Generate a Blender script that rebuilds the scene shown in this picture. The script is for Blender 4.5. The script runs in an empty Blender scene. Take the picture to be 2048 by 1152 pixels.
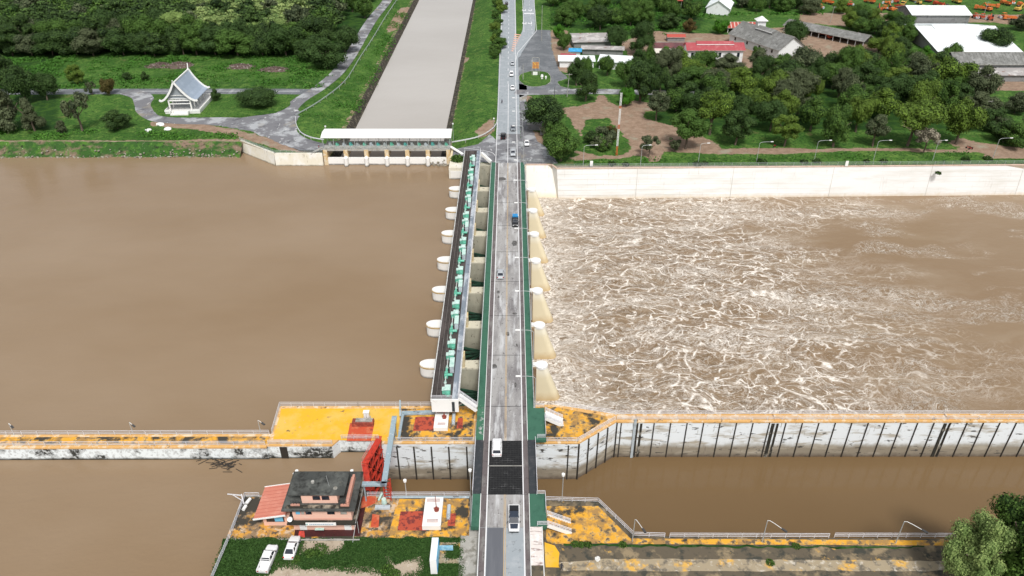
import bpy, bmesh, math, random
import numpy as np
from mathutils import Vector, Matrix, noise as mnoise
from mathutils.geometry import tessellate_polygon
R=math.radians; rnd=random.Random(7)
sc=bpy.context.scene; COL=sc.collection
# ---------------------------------------------------------------- camera, sky, sun, exposure
FP=1500.0; H=100.0; PITCH=math.atan(946/FP); YAW=0.00113
cam=bpy.data.cameras.new('camera'); cam.sensor_width=36; cam.lens=FP/2048*36; cam.clip_start=1; cam.clip_end=8000
camo=bpy.data.objects.new('camera',cam); COL.objects.link(camo); camo.location=(0,0,H)
camo.rotation_euler=(math.pi/2-PITCH,0,-YAW); sc.camera=camo
SUN_EL=R(55); SUN_AZ=R(168)      # azimuth from +Y, clockwise
w=bpy.data.worlds.new("World"); sc.world=w; w.use_nodes=True; nt=w.node_tree
bg=nt.nodes['Background']; sky=nt.nodes.new('ShaderNodeTexSky'); sky.sky_type='NISHITA'; sky.sun_disc=False
sky.sun_elevation=SUN_EL; sky.sun_rotation=SUN_AZ; sky.air_density=1.2; sky.dust_density=3
hs=nt.nodes.new('ShaderNodeHueSaturation'); hs.inputs['Saturation'].default_value=.25
nt.links.new(sky.outputs[0],hs.inputs['Color']); nt.links.new(hs.outputs[0],bg.inputs[0]); bg.inputs[1].default_value=.105
sl=bpy.data.lights.new('sun','SUN'); sl.energy=2.1; sl.angle=R(11); sl.color=(1,.975,.94)
so=bpy.data.objects.new('sun',sl); COL.objects.link(so)
sd=Vector((math.sin(SUN_AZ)*math.cos(SUN_EL),math.cos(SUN_AZ)*math.cos(SUN_EL),math.sin(SUN_EL)))
so.rotation_euler=sd.to_track_quat('Z','Y').to_euler(); so.location=(0,0,300)
sc.view_settings.view_transform='Standard'; sc.view_settings.look='None'; sc.view_settings.gamma=1
sc.view_settings.exposure=0.45
sc.render.engine='CYCLES'
# ---------------------------------------------------------------- helpers
GL=-1.0; PZ=-2.0; UW=-5.3; DW=-11.7; CW=-5.5
cp,sp=math.cos(PITCH),math.sin(PITCH); cy_,sy_=math.cos(YAW),math.sin(YAW)
def G(px,py,z=GL):
    "world point at height z seen at photograph position px,py"
    a=(px-1024)/FP; b=(576-py)/FP
    F=(sy_*cp,cy_*cp,-sp); Rr=(cy_,-sy_,0); U=(sy_*sp,cy_*sp,cp)
    d=[F[i]+a*Rr[i]+b*U[i] for i in range(3)]
    t=(z-H)/d[2]; return (d[0]*t,d[1]*t)
def g3(px,py,z=GL):
    x,y=G(px,py,z); return Vector((x,y,z))
def gp(pts,z=GL): return [G(x,y,z) for x,y in pts]

def tag(o,label=None,cat=None,group=None,kind=None):
    if label: o['label']=label
    if cat: o['category']=cat
    if group: o['group']=group
    if kind: o['kind']=kind
    return o
def thing(name,label,cat,loc=(0,0,0),rz=0,group=None):
    o=bpy.data.objects.new(name,None); COL.objects.link(o); o.empty_display_size=.1
    o.location=loc; o.rotation_euler=(0,0,rz); return tag(o,label,cat,group)
def copy_tree(o,parent=None):
    c=o.copy(); COL.objects.link(c); c.parent=parent
    for ch in list(o.children): copy_tree(ch,c)
    return c
def place(o,loc,rz=0,label=None,group=None,scale=None):
    o.location=loc; o.rotation_euler=(0,0,rz)
    if label: o['label']=label
    if group: o['group']=group
    if scale: o.scale=scale
    return o
ORD=['nearest','second','third','fourth','fifth','sixth','seventh','eighth','ninth','tenth','eleventh','twelfth','thirteenth','fourteenth']

class MB:
    def __init__(s): s.v=[]; s.f=[]; s.smooth=False
    def add(s,vs,fs):
        n=len(s.v); s.v+= [tuple(v) for v in vs]; s.f+=[tuple(i+n for i in f) for f in fs]; return s
    def box(s,x0,x1,y0,y1,z0,z1):
        if x0>x1:x0,x1=x1,x0
        if y0>y1:y0,y1=y1,y0
        if z0>z1:z0,z1=z1,z0
        return s.add([(x0,y0,z0),(x1,y0,z0),(x1,y1,z0),(x0,y1,z0),(x0,y0,z1),(x1,y0,z1),(x1,y1,z1),(x0,y1,z1)],
          [(0,3,2,1),(4,5,6,7),(0,1,5,4),(1,2,6,5),(2,3,7,6),(3,0,4,7)])
    def cbox(s,c,sz,rz=0):
        hx,hy,hz=sz[0]/2,sz[1]/2,sz[2]/2; m=Matrix.Rotation(rz,3,'Z'); c=Vector(c)
        vs=[c+m@Vector((a*hx,b*hy,d*hz)) for d in(-1,1) for a,b in((-1,-1),(1,-1),(1,1),(-1,1))]
        return s.add(vs,[(0,3,2,1),(4,5,6,7),(0,1,5,4),(1,2,6,5),(2,3,7,6),(3,0,4,7)])
    def beam(s,a,b,w,h=None):
        h=h or w; a=Vector(a); b=Vector(b); d=(b-a).normalized()
        up=Vector((0,0,1)) if abs(d.z)<.95 else Vector((0,1,0))
        r=d.cross(up).normalized(); u=r.cross(d)
        vs=[p+r*(i*w/2)+u*(j*h/2) for p in(a,b) for i,j in((-1,-1),(1,-1),(1,1),(-1,1))]
        return s.add(vs,[(0,3,2,1),(4,5,6,7),(0,1,5,4),(1,2,6,5),(2,3,7,6),(3,0,4,7)])
    def tube(s,pts,r,n=6,r2=None,cap=True):
        pts=[Vector(p) for p in pts]; N=len(pts); vs=[]; fs=[]
        for k,p in enumerate(pts):
            d=(pts[min(k+1,N-1)]-pts[max(k-1,0)]).normalized()
            up=Vector((0,0,1)) if abs(d.z)<.9 else Vector((0,1,0))
            a=d.cross(up).normalized(); b=a.cross(d)
            rr=r if r2 is None else r+(r2-r)*k/(N-1)
            for i in range(n):
                t=2*math.pi*i/n; vs.append(p+a*(rr*math.cos(t))+b*(rr*math.sin(t)))
        for k in range(N-1):
            for i in range(n):
                j=(i+1)%n; fs.append((k*n+i,k*n+j,(k+1)*n+j,(k+1)*n+i))
        if cap: fs.append(tuple(range(n-1,-1,-1))); fs.append(tuple((N-1)*n+i for i in range(n)))
        return s.add(vs,fs)
    def cyl(s,c,r,z0,z1,n=16,r1=None):
        r1=r if r1 is None else r1
        vs=[(c[0]+r*math.cos(2*math.pi*i/n),c[1]+r*math.sin(2*math.pi*i/n),z0) for i in range(n)]
        vs+=[(c[0]+r1*math.cos(2*math.pi*i/n),c[1]+r1*math.sin(2*math.pi*i/n),z1) for i in range(n)]
        return s.add(vs,[tuple(range(n-1,-1,-1)),tuple(range(n,2*n))]+[(i,(i+1)%n,n+(i+1)%n,n+i) for i in range(n)])
    def sheet(s,pts,z):
        vs=[Vector((p[0],p[1],z if not callable(z) else z(*p))) for p in pts]
        flat=[Vector((p[0],p[1],0)) for p in pts]
        for t in tessellate_polygon([flat]):
            a,b,c=[flat[i] for i in t]
            if (b-a).cross(c-a).z<0: t=(t[0],t[2],t[1])
            s.f.append(tuple(len(s.v)+i for i in t))
        s.v+=[tuple(v) for v in vs]; return s
    def prism(s,pts,z0,z1,bottom=True):
        ar=sum(pts[i][0]*pts[(i+1)%len(pts)][1]-pts[(i+1)%len(pts)][0]*pts[i][1] for i in range(len(pts)))
        if ar<0: pts=pts[::-1]
        s.sheet(pts,z1); n=len(pts); b=len(s.v)
        s.v+=[(p[0],p[1],z0) for p in pts]+[(p[0],p[1],z1) for p in pts]
        for i in range(n):
            j=(i+1)%n; s.f.append((b+i,b+j,b+n+j,b+n+i))
        return s
    def loft(s,rings,cap=True):
        n=len(rings[0]); vs=[v for r in rings for v in r]; fs=[]
        for k in range(len(rings)-1):
            for i in range(n):
                j=(i+1)%n; fs.append((k*n+i,k*n+j,(k+1)*n+j,(k+1)*n+i))
        if cap: fs.append(tuple(range(n-1,-1,-1))); fs.append(tuple((len(rings)-1)*n+i for i in range(n)))
        return s.add(vs,fs)
    def strip(s,pts,wd,z):
        "flat road ribbon along a polyline"
        L=[];Rt=[]
        for k,p in enumerate(pts):
            a=pts[max(k-1,0)]; b=pts[min(k+1,len(pts)-1)]
            dx,dy=b[0]-a[0],b[1]-a[1]; l=math.hypot(dx,dy) or 1; nx,ny=-dy/l,dx/l
            ww=wd[k] if isinstance(wd,(list,tuple)) else wd
            L.append((p[0]+nx*ww/2,p[1]+ny*ww/2,z)); Rt.append((p[0]-nx*ww/2,p[1]-ny*ww/2,z))
        n=len(pts)
        return s.add(Rt+L,[(i,i+1,n+i+1,n+i) for i in range(n-1)])
    def build(s,name,mat,parent=None,smooth=False,bevel=0):
        me=bpy.data.meshes.new(name); vs=s.v
        if parent is not None:
            M_=Matrix.Translation(parent.location)@Matrix.Rotation(parent.rotation_euler[2],4,'Z')
            p=parent.parent
            while p is not None:
                M_=Matrix.Translation(p.location)@Matrix.Rotation(p.rotation_euler[2],4,'Z')@M_; p=p.parent
            inv=M_.inverted(); 
            if parent.location.length>1e-6 or parent.parent is not None or abs(parent.rotation_euler[2])>1e-6:
                vs=[tuple(inv@Vector(v)) for v in s.v]
        me.from_pydata(vs,[],s.f); me.update()
        if smooth:
            for p in me.polygons: p.use_smooth=True
        if mat: me.materials.append(mat)
        o=bpy.data.objects.new(name,me); COL.objects.link(o)
        if parent is not None: o.parent=parent
        if bevel:
            b=o.modifiers.new('b','BEVEL'); b.width=bevel; b.segments=2; b.limit_method='ANGLE'
        return o
def crom(pts,n=6,closed=False):
    out=[]; N=len(pts)
    for i in range(N if closed else N-1):
        q=[pts[(i+k)%N] if closed else pts[min(max(i+k,0),N-1)] for k in(-1,0,1,2)]
        for j in range(n):
            t=j/n
            out.append(tuple(.5*((2*q[1][c])+(-q[0][c]+q[2][c])*t+(2*q[0][c]-5*q[1][c]+4*q[2][c]-q[3][c])*t*t+(-q[0][c]+3*q[1][c]-3*q[2][c]+q[3][c])*t**3) for c in range(2)))
    if not closed: out.append(tuple(pts[-1][:2]))
    return out
def ragged(pts,amp,step=1.2,seed=0):
    r=random.Random(seed); out=[]
    for i in range(len(pts)):
        a=pts[i]; b=pts[(i+1)%len(pts)]; l=math.hypot(b[0]-a[0],b[1]-a[1]); n=max(1,int(l/step))
        for k in range(n):
            t=k/n; x=a[0]+(b[0]-a[0])*t; y=a[1]+(b[1]-a[1])*t
            out.append((x+amp*mnoise.noise((x*.5,y*.5,seed))*2,y+amp*mnoise.noise((x*.5,y*.5,seed+9))*2))
    return out

# ---------------------------------------------------------------- materials
def mat(name,base,layers=(),rough=.8,bump=None,metal=0,spec=.3,local=False,rnd_v=0):
    m=bpy.data.materials.new(name); m.use_nodes=True; t=m.node_tree; N=t.nodes; L=t.links
    b=N['Principled BSDF']; b.inputs['Roughness'].default_value=rough; b.inputs['Metallic'].default_value=metal
    b.inputs['Specular IOR Level'].default_value=spec
    if local: pos=N.new('ShaderNodeTexCoord').outputs['Object']
    else: pos=N.new('ShaderNodeNewGeometry').outputs['Position']
    cur=None
    def rgb(c):
        n=N.new('ShaderNodeRGB'); n.outputs[0].default_value=(*c,1); return n.outputs[0]
    cur=rgb(base)
    for ly in layers:
        col,scale,lo,hi=ly[:4]; st=ly[4] if len(ly)>4 else (1,1,1); det=ly[5] if len(ly)>5 else 5
        mr=N.new('ShaderNodeMapRange'); mr.inputs['From Min'].default_value=lo; mr.inputs['From Max'].default_value=hi
        if scale=='z':     # band by height, edge broken by noise
            sx=N.new('ShaderNodeSeparateXYZ'); L.new(pos,sx.inputs[0])
            nz=N.new('ShaderNodeTexNoise'); nz.inputs['Scale'].default_value=.7; nz.inputs['Detail'].default_value=4; L.new(pos,nz.inputs['Vector'])
            ad=N.new('ShaderNodeMath'); ad.operation='MULTIPLY_ADD'; L.new(nz.outputs[0],ad.inputs[0]); ad.inputs[1].default_value=st[0]; L.new(sx.outputs[2],ad.inputs[2])
            L.new(ad.outputs[0],mr.inputs['Value'])
        elif scale=='rand':
            oi=N.new('ShaderNodeObjectInfo'); L.new(oi.outputs['Random'],mr.inputs['Value'])
        elif scale=='attr':
            at=N.new('ShaderNodeAttribute'); at.attribute_name=st; L.new(at.outputs['Fac'],mr.inputs['Value'])
        else:
            mp=N.new('ShaderNodeMapping'); mp.inputs['Scale'].default_value=st; L.new(pos,mp.inputs[0])
            nz=N.new('ShaderNodeTexNoise'); nz.inputs['Scale'].default_value=scale; nz.inputs['Detail'].default_value=det; nz.inputs['Roughness'].default_value=.62
            L.new(mp.outputs[0],nz.inputs['Vector']); L.new(nz.outputs[0],mr.inputs['Value'])
        mx=N.new('ShaderNodeMix'); mx.data_type='RGBA'; L.new(mr.outputs[0],mx.inputs[0]); L.new(cur,mx.inputs[6]); L.new(rgb(col),mx.inputs[7]); cur=mx.outputs[2]
    L.new(cur,b.inputs['Base Color'])
    if bump:
        nz=N.new('ShaderNodeTexNoise'); nz.inputs['Scale'].default_value=bump[0]; nz.inputs['Detail'].default_value=6; L.new(pos,nz.inputs['Vector'])
        bp=N.new('ShaderNodeBump'); bp.inputs['Strength'].default_value=bump[1]; bp.inputs['Distance'].default_value=bump[2] if len(bump)>2 else .1
        L.new(nz.outputs[0],bp.inputs['Height']); L.new(bp.outputs[0],b.inputs['Normal'])
    return m
# surfaces
m_deck=mat('deck_concrete',(.33,.32,.31),[((.19,.18,.18),.25,.45,.62,(1,.25,1)),((.5,.5,.5),.6,.52,.66,(1,.15,1)),((.13,.12,.12),1.6,.58,.68,(1,.5,1),8),((.5,.5,.5),3.0,.6,.7)],.9,(4,.3,.05))
m_shoulder=mat('shoulder_concrete',(.13,.11,.11),[((.2,.19,.18),.8,.5,.65,(1,.3,1)),((.07,.06,.06),1.5,.55,.7)],.95,(4,.3,.05))
m_asph=mat('asphalt',(.13,.14,.15),[((.2,.21,.22),.15,.45,.65),((.09,.09,.1),.9,.55,.7),((.28,.29,.3),.4,.6,.72,(1,.2,1))],.9,(5,.3,.03))
m_asph2=mat('patched_asphalt',(.17,.17,.18),[((.36,.37,.38),.11,.5,.58,(1,1,1),7),((.1,.1,.11),.3,.55,.68),((.5,.5,.5),.6,.62,.68,(1,.4,1),8),((.28,.25,.2),.07,.58,.7)],.9,(5,.3,.03))
m_asphnew=mat('dark_asphalt',(.115,.12,.135),[((.15,.155,.17),.5,.5,.7,(1,.1,1))],.85,(8,.2,.02))
m_asphpale=mat('pale_asphalt',(.3,.33,.35),[((.13,.14,.14),1.2,.58,.7,(1,1,1),8),((.38,.4,.42),.5,.5,.7)],.85,(8,.2,.02))
m_line=mat('road_paint_white',(.72,.72,.72),[((.35,.34,.33),1.5,.58,.75,(1,.4,1),7)],.7)
m_liney=mat('road_paint_yellow',(.5,.36,.2),[((.3,.26,.22),1.2,.5,.7,(1,.4,1),7)],.8)
m_hatch=mat('road_paint_orange',(.7,.4,.3),[((.5,.3,.2),1,.5,.7)],.8)
m_green=mat('walkway_green',(.045,.13,.085),[((.03,.09,.06),.7,.5,.7),((.14,.2,.17),1.6,.66,.74,(1,1,1),8)],.7,(5,.2,.02))
m_greenw=mat('worn_walkway_green',(.05,.15,.09),[((.4,.42,.4),1.1,.56,.64,(1,1,1),8),((.03,.09,.06),.7,.5,.7)],.8)
m_white=mat('white_paint',(.78,.78,.76),[((.55,.52,.47),.8,.6,.8,(1,1,1),6)],.6)
m_rail=mat('rail_white',(.66,.66,.69),[((.4,.38,.36),1.5,.6,.75)],.45)
m_railg=mat('rail_grey',(.36,.4,.4),[],.5)
m_cream=mat('pier_cream',(.64,.52,.29),[((.7,.62,.44),.3,.4,.6),((.38,.31,.2),.8,.58,.72,(1,1,.25),6),((.42,.25,.09),'z',-7.5,-11.6,(2.5,)),((.35,.2,.07),2,.55,.68,(2,2,.3))],.85,(3,.2,.05))
m_tail=mat('pier_tail_cream',(.68,.6,.42),[((.72,.67,.54),'z',-5,-3.5,(.8,)),((.46,.3,.12),'z',-8.6,-11.8,(1.6,)),((.3,.22,.12),.6,.66,.76)],.85,(3,.15,.04))
m_pier=mat('pier_stained',(.36,.35,.28),[((.44,.42,.33),.5,.4,.6,(1,1,.4)),((.09,.08,.06),1.3,.6,.68,(1.2,1.2,.7),8),((.16,.15,.11),'z',-5,-10,(2,))],.9,(3,.2,.05))
m_pierbrown=mat('pier_dark_brown',(.2,.13,.075),[((.34,.26,.17),.7,.45,.65,(1,1,.4)),((.08,.055,.035),1.2,.55,.68)],.9)  # darker brown for the pier wall between bridge and tail
m_piertop=mat('pier_top',(.6,.57,.46),[((.2,.18,.14),1.1,.58,.66,(1,1,1),8)],.9)
m_nose=mat('nose_white',(.78,.77,.74),[((.3,.3,.3),1.7,.66,.74),((.12,.11,.1),'z',UW+.9,UW+.3,(.5,))],.8)
m_ochre=mat('ochre_trim',(.45,.3,.12),[((.62,.5,.3),.8,.45,.7)],.85)
m_wall=mat('retaining_white',(.77,.77,.76),[((.66,.65,.61),.25,.45,.7,(.3,.3,1.8)),((.55,.53,.48),1.1,.6,.78,(1,1,.12),6),((.6,.5,.36),'z',-9.6,-11.4,(1.5,))],.8,(1.5,.1,.05))
m_wallc=mat('retaining_cream',(.77,.75,.69),[((.8,.78,.74),.15,.45,.6),((.66,.54,.34),'z',-9.0,-11.8,(1.5,)),((.6,.55,.42),1,.6,.75,(1,1,.2))],.85,(1.5,.1,.05))
m_lock=mat('lock_wall_white',(.74,.78,.8),[((.5,.5,.47),'z',-6.2,-7.6,(2.5,)),((.27,.235,.18),'z',-7.4,-8.6,(1.2,)),((.4,.36,.29),.5,.52,.66,(.3,.3,1.3),7),((.13,.1,.075),'z',-9.9,-11.0,(1.2,)),((.06,.055,.05),.9,.6,.655,(.5,.5,1.7),9),((.2,.17,.13),1.3,.62,.72,(1.2,1.2,.2),7)],.85,(2,.2,.05))
m_lock2=mat('guide_wall_stained',(.74,.79,.8),[((.04,.04,.035),.55,.5,.6,(.6,.6,.6),9),((.5,.52,.52),1.5,.5,.6),((.02,.02,.015),'z',UW+.9,UW+.35,(.5,))],.85,(2,.2,.05))
m_fender=mat('fender_dark',(.035,.03,.025),[],.9)
m_yellow=mat('yellow_paint_bright',(.74,.4,.025),[((.68,.44,.09),.2,.45,.6,(1,1,1),8),((.6,.42,.2),1.3,.62,.7,(1,1,1),8),((.5,.3,.08),1.0,.6,.68,(1,1,1),8),((.13,.1,.07),.45,.66,.7,(1,1,1),7)],.75,(4,.15,.02))
m_yellow2=mat('yellow_paint_mossy',(.68,.34,.035),[((.6,.42,.18),.9,.5,.6),((.34,.2,.07),.5,.46,.58,(1,1,1),9),((.12,.09,.06),.9,.54,.62,(1,1,1),10),((.05,.045,.035),.22,.52,.58,(1,1,1),10)],.85,(4,.25,.03))
m_yellow3=mat('yellow_paint_decayed',(.56,.28,.05),[((.55,.42,.29),.8,.5,.58,(1,1,1),9),((.25,.17,.1),.45,.46,.55,(1,1,1),10),((.1,.08,.06),1.0,.52,.6,(1,1,1),10),((.05,.045,.035),.18,.5,.56,(1,1,1),10)],.9,(4,.3,.03))
m_coping=mat('coping_orange',(.62,.36,.13),[((.7,.55,.38),.7,.5,.6,(1,1,1)),((.2,.12,.06),.8,.62,.68,(1,1,1),8)],.85)
m_redp=mat('red_paint_deck',(.5,.08,.035),[((.55,.2,.1),.9,.5,.7),((.25,.05,.03),.7,.58,.66)],.8)
m_redd=mat('red_hatch_dark',(.22,.05,.035),[((.4,.1,.06),1.5,.5,.65)],.8)
m_redpanel=mat('hatch_grating_red',(.42,.075,.04),[((.17,.035,.03),1.1,.5,.58,(1,1,1),3)],.8)
m_gate=mat('gate_red',(.5,.045,.025),[((.2,.02,.015),1.2,.5,.7),((.5,.12,.07),3,.62,.75)],.6)
m_gatedk=mat('gate_red_dark',(.11,.014,.01),[((.03,.006,.005),1.2,.5,.65)],.8)
m_duct=mat('duct_blue_grey',(.28,.36,.4),[((.12,.14,.16),.6,.58,.64),((.45,.5,.54),1.4,.55,.7)],.55)
m_dark=mat('hoist_deck_dark',(.05,.042,.038),[((.09,.075,.07),.5,.5,.65,(1,.2,1)),((.025,.02,.02),1.2,.55,.7)],.9,(3,.2,.03))
m_black=mat('grating_black',(.012,.012,.013),[((.03,.03,.03),1.5,.5,.7)],.7)
m_slate=mat('bascule_walkway',(.035,.04,.045),[((.07,.07,.075),.9,.5,.7),((.11,.11,.11),1.7,.62,.72,(1,1,1),8)],.7)
m_mint=mat('machine_mint',(.12,.42,.3),[((.2,.5,.4),1.5,.5,.7)],.5,spec=.5)
m_mintlid=mat('machine_lid',(.5,.66,.6),[((.3,.5,.43),1.2,.5,.7)],.5)
m_cab=mat('cabinet_grey',(.45,.5,.53),[((.3,.34,.36),1,.5,.7)],.5)
m_gatearm=mat('gate_arm_green',(.022,.07,.042),[((.012,.03,.02),.8,.45,.65)],.8)
m_walk=mat('walkway_blue_grey',(.2,.23,.27),[((.45,.48,.52),.4,.5,.62,(1,.4,1)),((.08,.09,.12),.6,.6,.7)],.6)
m_pink=mat('building_pink',(.74,.46,.36),[((.68,.5,.42),.6,.55,.75),((.35,.25,.2),1.2,.66,.76,(1,1,.3),7)],.8)
m_pinktop=mat('parapet_pink',(.55,.27,.2),[((.42,.24,.2),.8,.5,.7)],.8)
m_roofblk=mat('slab_roof_black',(.055,.058,.054),[((.11,.115,.105),.35,.45,.65),((.02,.02,.018),.9,.5,.7),((.14,.13,.1),1.5,.66,.75)],.9,(3,.2,.03))
m_roofstain=mat('slab_edge_stained',(.03,.028,.022),[((.3,.26,.2),.35,.52,.62,(1,.7,1),7)],.9)
m_salmon=mat('salmon_sheet_roof',(.55,.2,.14),[((.62,.27,.2),.5,.5,.7)],.5)
m_glass=mat('dark_glass',(.015,.02,.03),[],.08,spec=.6)
m_blueglass=mat('blue_tinted_glass',(.02,.03,.12),[],.12,spec=.6)
m_curtain=mat('blue_curtain',(.15,.45,.65),[],.7)
m_mar=mat('maroon_floor',(.05,.014,.014),[((.09,.02,.02),1,.5,.7)],.6)
m_conc=mat('plain_concrete',(.36,.35,.32),[((.2,.19,.16),.6,.5,.65),((.48,.46,.42),1.5,.55,.7)],.9,(4,.2,.03))
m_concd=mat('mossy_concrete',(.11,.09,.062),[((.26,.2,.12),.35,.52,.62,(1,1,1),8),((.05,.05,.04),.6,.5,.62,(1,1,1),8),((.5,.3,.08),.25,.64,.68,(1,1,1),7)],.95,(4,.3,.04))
m_concl=mat('pale_worn_slab',(.33,.27,.18),[((.62,.36,.08),.35,.54,.62,(1,1,1),8),((.15,.13,.1),.6,.52,.62,(1,1,1),9),((.55,.5,.42),1.1,.55,.7)],.95,(4,.3,.04))
m_tree_tr=mat('bark',(.13,.1,.075),[((.07,.055,.04),2,.5,.7)],.95)
m_sand=mat('sandy_soil',(.4,.33,.25),[((.27,.21,.15),.8,.5,.65),((.55,.48,.4),1.6,.55,.7)],.95,(3,.3,.05))
m_rock=mat('stone',(.42,.4,.36),[((.2,.19,.17),.8,.5,.65)],.9,(3,.3,.05))
m_pole=mat('galvanised_pole',(.45,.47,.47),[],.45,metal=.3)
m_lampw=mat('lamp_head_white',(.8,.8,.78),[],.4)
m_lampd=mat('lamp_head_dark',(.06,.06,.06),[],.5)
m_tyre=mat('tyre_rubber',(.02,.02,.02),[],.9)
m_blue=mat('sign_blue',(.04,.3,.6),[((.1,.5,.75),.8,.5,.7)],.5)
m_teal=mat('teal_metal',(.1,.38,.34),[],.5)
def foliage(name,c1,c2,c3):
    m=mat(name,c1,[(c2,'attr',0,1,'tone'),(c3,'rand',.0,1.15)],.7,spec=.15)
    b=m.node_tree.nodes['Principled BSDF']
    return m
def lin(*c): return tuple(((v/255)/12.92 if v/255<=.04045 else ((v/255+.055)/1.055)**2.4) for v in c)
m_fdark=foliage('leaves_dark',(.010,.022,.007),(.08,.14,.034),(.035,.07,.017))
m_fmid=foliage('leaves_mid',(.014,.036,.007),(.12,.215,.04),(.055,.11,.02))
m_fyel=foliage('leaves_yellow_green',(.025,.05,.008),(.17,.27,.038),(.09,.14,.022))
m_fgrey=foliage('leaves_grey_green',(.02,.032,.014),(.15,.18,.09),(.07,.085,.04))
m_fpale=foliage('leaves_pale',(.07,.12,.035),(.34,.42,.15),(.2,.29,.08))
m_fbloom=foliage('leaves_blossom',(.08,.08,.05),(.42,.37,.28),(.18,.16,.12))
m_frust=foliage('leaves_rusty',(.03,.028,.01),(.15,.1,.03),(.08,.07,.02))
m_fbright=foliage('leaves_bright',(.02,.07,.006),(.09,.27,.02),(.05,.15,.012))
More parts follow.
